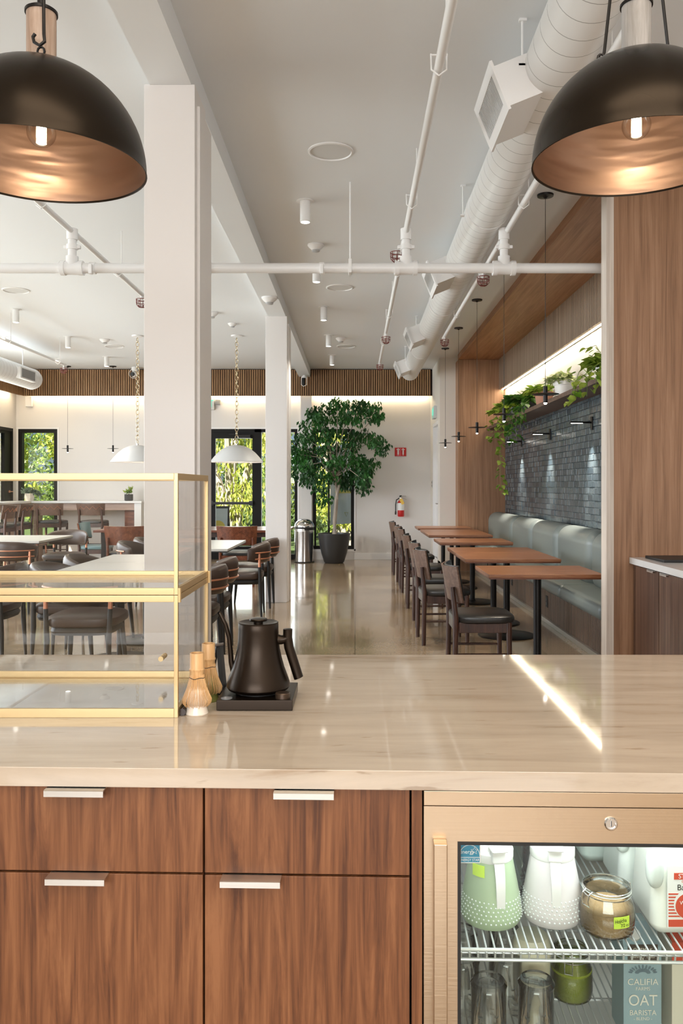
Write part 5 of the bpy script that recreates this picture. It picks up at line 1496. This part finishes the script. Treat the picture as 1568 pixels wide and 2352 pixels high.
def cliptop(x, y, z, R, H, fill, fillh, lab, rz=0, tape=False):
    t = thing('clip_top_jar', lab, 'jar', (x, y, z), group='clip-top glass jars in the fridge')
    z += .002
    b = MB(); b.lathe([(0, 0), (R*.80, 0), (R*.95, .006), (R, .020), (R*1.0, H*.45), (R*.93, H*.62), (R*.80, H*.74), (R*.78, H*.80), (R*.84, H*.83), (R*.84, H*.86)], (x, y, z), 40); b.build('glass_body', M['jarglass'], t)
    b = MB(); b.lathe([(0, .003), (R*.78, .003), (R*.92, .009), (R*.965, .020), (R*.965, fillh*.9), (R*.6, fillh*1.1), (0, fillh*.95)], (x, y, z), 36); b.build('contents', fill, t)
    b = MB(); b.lathe([(R*.86, H*.86), (R*.88, H*.89), (R*.84, H*.93), (R*.70, H*.955), (R*.55, H*.94), (R*.45, H*.95), (R*.30, H*.985), (0, H)], (x, y, z), 40); b.build('glass_lid', M['jarglass'], t)
    b = MB(); b.lathe([(R*.85, H*.84), (R*.89, H*.85), (R*.85, H*.87)], (x, y, z), 36, close=True); b.build('rubber_seal', mat('jar_seal', (.62, .64, .60), .4), t)
    b = MB()
    for zz in (H*.78, H*.90):
        b.tube([(x+R*.86*math.cos(k*PI/14), y+R*.86*math.sin(k*PI/14), z+zz) for k in range(28)], .0011, 6, closed=True)
    for a in (rz, rz+PI):
        c_, s_ = math.cos(a), math.sin(a)
        tx, ty = -s_, c_
        P = lambda r, w_, h: (x+c_*r+tx*w_, y+s_*r+ty*w_, z+h)
        b.tube([P(R*.88, -.008, H*.90), P(R*1.02, -.008, H*.86), P(R*1.08, -.008, H*.74), P(R*1.02, -.008, H*.62), P(R*1.02, .008, H*.62), P(R*1.08, .008, H*.74), P(R*1.02, .008, H*.86), P(R*.88, .008, H*.90)], .0011, 6)
    b.build('wire_clip', M['chrome'], t)
    if tape:
        a0 = -PI/2-.05
        b = MB(); b.shell(lambda u, v: ((x+(R+.0006)*math.cos(a0+.62*u), y+(R+.0006)*math.sin(a0+.62*u), z+H*.30+.021*v), (math.cos(a0+.3), math.sin(a0+.3), 0)), 8, 1, .0005); tp = b.build('tape_label', M['yellow'], t)
        am = a0+.31
        L = T(x+(R+.0012)*math.cos(am), y+(R+.0012)*math.sin(am), z+H*.30) @ RZ(am+PI/2) @ FRONT @ RZ(.06)
        text('handwriting', 'Hojicha', .0095, L @ T(-.003, .0145, .0006), M['ink'], tp, .0001, sx=.82)
        text('handwriting', '7/2 cc', .0085, L @ T(.005, .0055, .0006), M['ink'], tp, .0001, sx=.82)
    return t
tea = noise_bump(mat('hojicha_powder', (.50, .33, .16), .9), 160, .8, .004)
mtc = noise_bump(mat('matcha_powder', (.25, .30, .025), .8), 120, .6, .003)
cliptop(.4720, 1.552, Z1, .0510, .092, tea, .050, 'clip-top jar of brown powder with a yellow handwritten label', .5, True)
cliptop(.4560, 1.745, Z2, .0440, .110, mtc, .070, 'clip-top jar of green powder on the lower fridge shelf', 1.2)

# milk jugs
orange = mat('label_red', (.62, .07, .03), .45)
def jug(x, y, lab, full=False, tone=(.80, .84, .80)):
    t = thing('milk_jug', lab, 'milk jug', (x, y, Z1), group='white gallon jugs on the top fridge shelf')
    z = Z1+.002
    W = .068
    b = MB()
    b.box(x-W, x+W, y-W, y+W, z, z+.185, .022, 5)
    bmv = [v for v in b.bm.verts]
    for v in bmv:
        if v.co.z > z+.13:
            k = (v.co.z-z-.13)/.055
            v.co.x = x+(v.co.x-x)*(1-.25*k); v.co.y = y+(v.co.y-y)*(1-.25*k)
        if v.co.z < z+.03:
            k = 1-(v.co.z-z)/.03
            v.co.x = x+(v.co.x-x)*(1-.13*k); v.co.y = y+(v.co.y-y)*(1-.13*k)
    b.build('jug_body', mat('jug_plastic', tone, .3, sss=.2), t)
    b = MB(); b.sell((x-W+.010, y-W*.80, z+.125), .0155, .018, .036, .8, .8, 20, 12); b.build('handle_recess', mat('jug_recess', (.70, .76, .72), .35), t)
    if full:
        fx0, fx1, yy = x-W+.028, x+W-.006, y-W-.0010
        b = MB(); b.box(fx0, fx1, yy-.0006, yy+.0016, z+.022, z+.135, .0002); lb = b.build('paper_label', M['paper'], t)
        F = lambda px, pz, dy=.0010: T(px, yy-dy, z+pz) @ FRONT
        cxm = fx0+.034
        b = MB(); b.box(fx0+.012, fx1-.012, yy-.0012, yy-.0006, .1105+z, .1225+z); b.box(fx0+.002, fx1-.002, yy-.0012, yy-.0006, z+.024, z+.037)
        for k in range(8): b.box(fx0+.002, fx1-.002, yy-.0011, yy-.0006, z+.042+k*.0058, z+.0445+k*.0058)
        b.build('red_stripes', orange, lb)
        b = MB(); b.lathe([(.0265, 0), (0, .0001)], (0, 0, 0), 36, M=T(cxm+.004, yy-.0013, z+.065) @ RX(PI/2)); b.build('white_ring', M['paper'], lb)
        b = MB(); b.lathe([(.0235, 0), (0, .0001)], (0, 0, 0), 36, M=T(cxm+.004, yy-.0016, z+.062) @ RX(PI/2)); b.build('red_disc', orange, lb)
        text('label_word', 'STRAUS', .0115, F(cxm+.006, .1165, .0014), M['paper'], lb, .0001)
        text('label_word', 'ORGANIC', .0062, F(cxm+.006, .1065), orange, lb, .0001)
        text('label_word', 'Barista', .0150, F(cxm+.004, .0955), M['ink'], lb, .0001)
        text('label_word', 'WHOLE', .0100, F(cxm+.006, .0680, .0020), M['paper'], lb, .0001)
        text('label_word', 'MILK', .0100, F(cxm+.006, .0575, .0020), M['paper'], lb, .0001)
    return t
jug(.612, 1.585, 'nearest white milk jug with a red striped label at the right', True, (.84, .86, .80))
jug(.600, 1.735, 'white milk jug directly behind the labelled one')
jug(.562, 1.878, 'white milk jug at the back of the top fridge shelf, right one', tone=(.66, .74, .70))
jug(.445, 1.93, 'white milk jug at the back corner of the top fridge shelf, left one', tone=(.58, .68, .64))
t = thing('ribbed_cup', 'stack of clear ribbed cups between the two pitchers', 'cups', (.318, 1.70, Z1))
b = MB()
pr = [(0, 0), (.034, 0)]
for k in range(26): pr.append((.036+.0010*(k % 2)+.0003*k, .004+k*.0062))
b.lathe(pr, (.318, 1.70, Z1+.002), 36); b.build('cup_walls', thin_glass('cup_plastic', (.62, .70, .66), refl=1.2), t)

# lower shelf: upside-down glasses, white bottle, cartons
gl0 = None
for k, (gx, gy, lab) in enumerate(((.252, 1.560, 'upside-down drinking glass, front left of the lower fridge shelf'), (.342, 1.562, 'upside-down drinking glass in front of the white bottle'),
                                    (.213, 1.640, 'upside-down drinking glass at the left edge, second row'), (.300, 1.650, 'upside-down drinking glass, second row, left of the white bottle'),
                                    (.222, 1.735, 'upside-down drinking glass at the left edge, third row'), (.315, 1.745, 'upside-down drinking glass, third row, behind the others'))):
    if gl0 is None:
        gl0 = thing('drinking_glass', lab, 'glass', (gx, gy, Z2+.003), group='upside-down glasses on the lower fridge shelf')
        b = MB(); b.lathe([(.0345, 0), (.0355, .002), (.0335, .06), (.0330, .128), (.0345, .136), (.0300, .143), (.024, .1415), (0, .141)], (gx, gy, Z2+.003), 40); b.build('outer_wall', M['jarglass'], gl0)
        b = MB(); b.lathe([(.0325, 0), (.0310, .06), (.0280, .128), (.0250, .133), (0, .132)], (gx, gy, Z2+.003), 40); b.build('inner_wall', M['jarglass'], gl0)
    else:
        dup(gl0, (gx, gy, Z2+.003), 0, lab)
t = thing('white_bottle', 'cream white bottle standing upside down behind the front glasses', 'bottle', (.3500, 1.655, Z2))
b = MB(); b.lathe([(0, .0), (.014, 0), (.015, .03), (.028, .05), (.036, .075), (.0365, .12), (.0385, .135), (.0380, .155), (.032, .172), (.020, .178), (0, .177)], (.355, 1.665, Z2+.002), 40); b.build('bottle_body', mat('cream_plastic', (.76, .72, .55), .3, sss=.2), t)

def carton(x, y, w_, dp, h, m_, gm, lab, name='drink_carton', z=Z2):
    t = thing(name, lab, 'carton', (x, y, z), group='tall cartons on the lower fridge shelf')
    z += .002
    b = MB(); b.box(x-w_/2, x+w_/2, y-dp/2, y+dp/2, z, z+h*.80, .0015); b.build('carton_body', m_, t)
    b = MB()
    hz = z+h*.80
    v = [b.bm.verts.new(q) for q in ((x-w_/2, y-dp/2, hz), (x+w_/2, y-dp/2, hz), (x+w_/2, y+dp/2, hz), (x-w_/2, y+dp/2, hz), (x-w_/2+.004, y, z+h*.93), (x+w_/2-.004, y, z+h*.93), (x-w_/2, y, z+h), (x+w_/2, y, z+h))]
    for q in ((0, 1, 5, 4), (1, 2, 5), (2, 3, 4, 5), (3, 0, 4), (4, 5, 7, 6), (0, 3, 2, 1)): b.bm.faces.new([v[i] for i in q])
    b.build('gable_top', gm, t)
    return t, z
bluec = mat('carton_blue', (.30, .42, .47), .5)
ct, z = carton(.5570, 1.640, .074, .074, .228, bluec, bluec, 'blue-grey oat drink carton at the right of the lower fridge shelf')
yy = 1.640-.037-.0012
ofw = mat('off_white_print', (.80, .78, .70), .6); brn = mat('brown_print', (.06, .045, .035), .6); grb = mat('leaf_print', (.12, .18, .22), .6)
b = MB(); b.box(.5280, .5860, yy-.0004, yy+.001, z+.154, z+.186); b.build('brown_plaque', brn, ct)
b = MB(); b.cyl((.5570, yy-.0008, z+.150), (.5570, yy-.0008, z+.160), .0010, n=6); b.tube([(.5570+.0028*math.cos(k*PI/2), yy-.0008, z+.163+.0028*math.sin(k*PI/2)) for k in range(4)], .0004, 5, closed=True)
b.box(.5300, .5540, yy-.0008, yy-.0004, z+.1655, z+.1660); b.box(.5600, .5840, yy-.0008, yy-.0004, z+.1655, z+.1660); b.build('spoon_mark', ofw, ct)
b = MB()
rl = random.Random(3)
for k in range(11):
    a = PI*(k+.5)/11
    for L in (.010, .021):
        px, pz = .5570+L*1.15*math.cos(a), z+.131+L*.62*math.sin(a)
        b.lathe([(.0042, 0), (0, .0001)], (0, 0, 0), 10, M=T(px, yy-.0004, pz) @ RX(PI/2) @ RZ(a) @ Matrix.Diagonal((1, .42, 1, 1)))
b.build('leaf_print', grb, ct)
FC = lambda px, pz: T(px, yy-.0006, z+pz) @ FRONT
text('carton_word', 'OATMILK', .0088, FC(.5570, .1765), ofw, ct, .0001)
text('carton_word', "BARISTA'S", .0042, FC(.5420, .1622), ofw, ct, .0001)
text('carton_word', 'CHOICE', .0042, FC(.5720, .1622), ofw, ct, .0001)
text('carton_word', 'CALIFIA', .0175, FC(.5570, .114), ofw, ct, .0002, sx=.98)
text('carton_word', 'FARMS', .0095, FC(.5570, .1010), ofw, ct, .0001)
text('carton_word', 'OAT', .0300, FC(.5570, .0780), ofw, ct, .0002, sx=.9)
text('carton_word', 'BARISTA', .0145, FC(.5570, .0545), ofw, ct, .0002, sx=.95)
text('carton_word', '- BLEND -', .0085, FC(.5570, .0430), ofw, ct, .0001)
b = MB(); b.cyl((.545, 1.622, z+.19), (.545, 1.612, z+.202), .011, n=20); b.build('screw_cap', M['paper'], ct)
rt, z = carton(.652, 1.640, .078, .078, .240, mat('cream_carton', (.76, .72, .60), .5), orange, 'cream and red carton right of the blue oat carton')
b = MB(); b.box(.613, .691, 1.600, 1.6012, z+.150, z+.192); b.build('red_field', orange, rt)
text('carton_word', 'O', .03, T(.652, 1.5995, z+.085) @ FRONT, brn, rt, .0001)
light('fridge_glow', 'AREA', (.47, 1.52, .825), .8, (.90, .96, 1), size=.5, size_y=.08, aim=(.47, 1.60, .3))
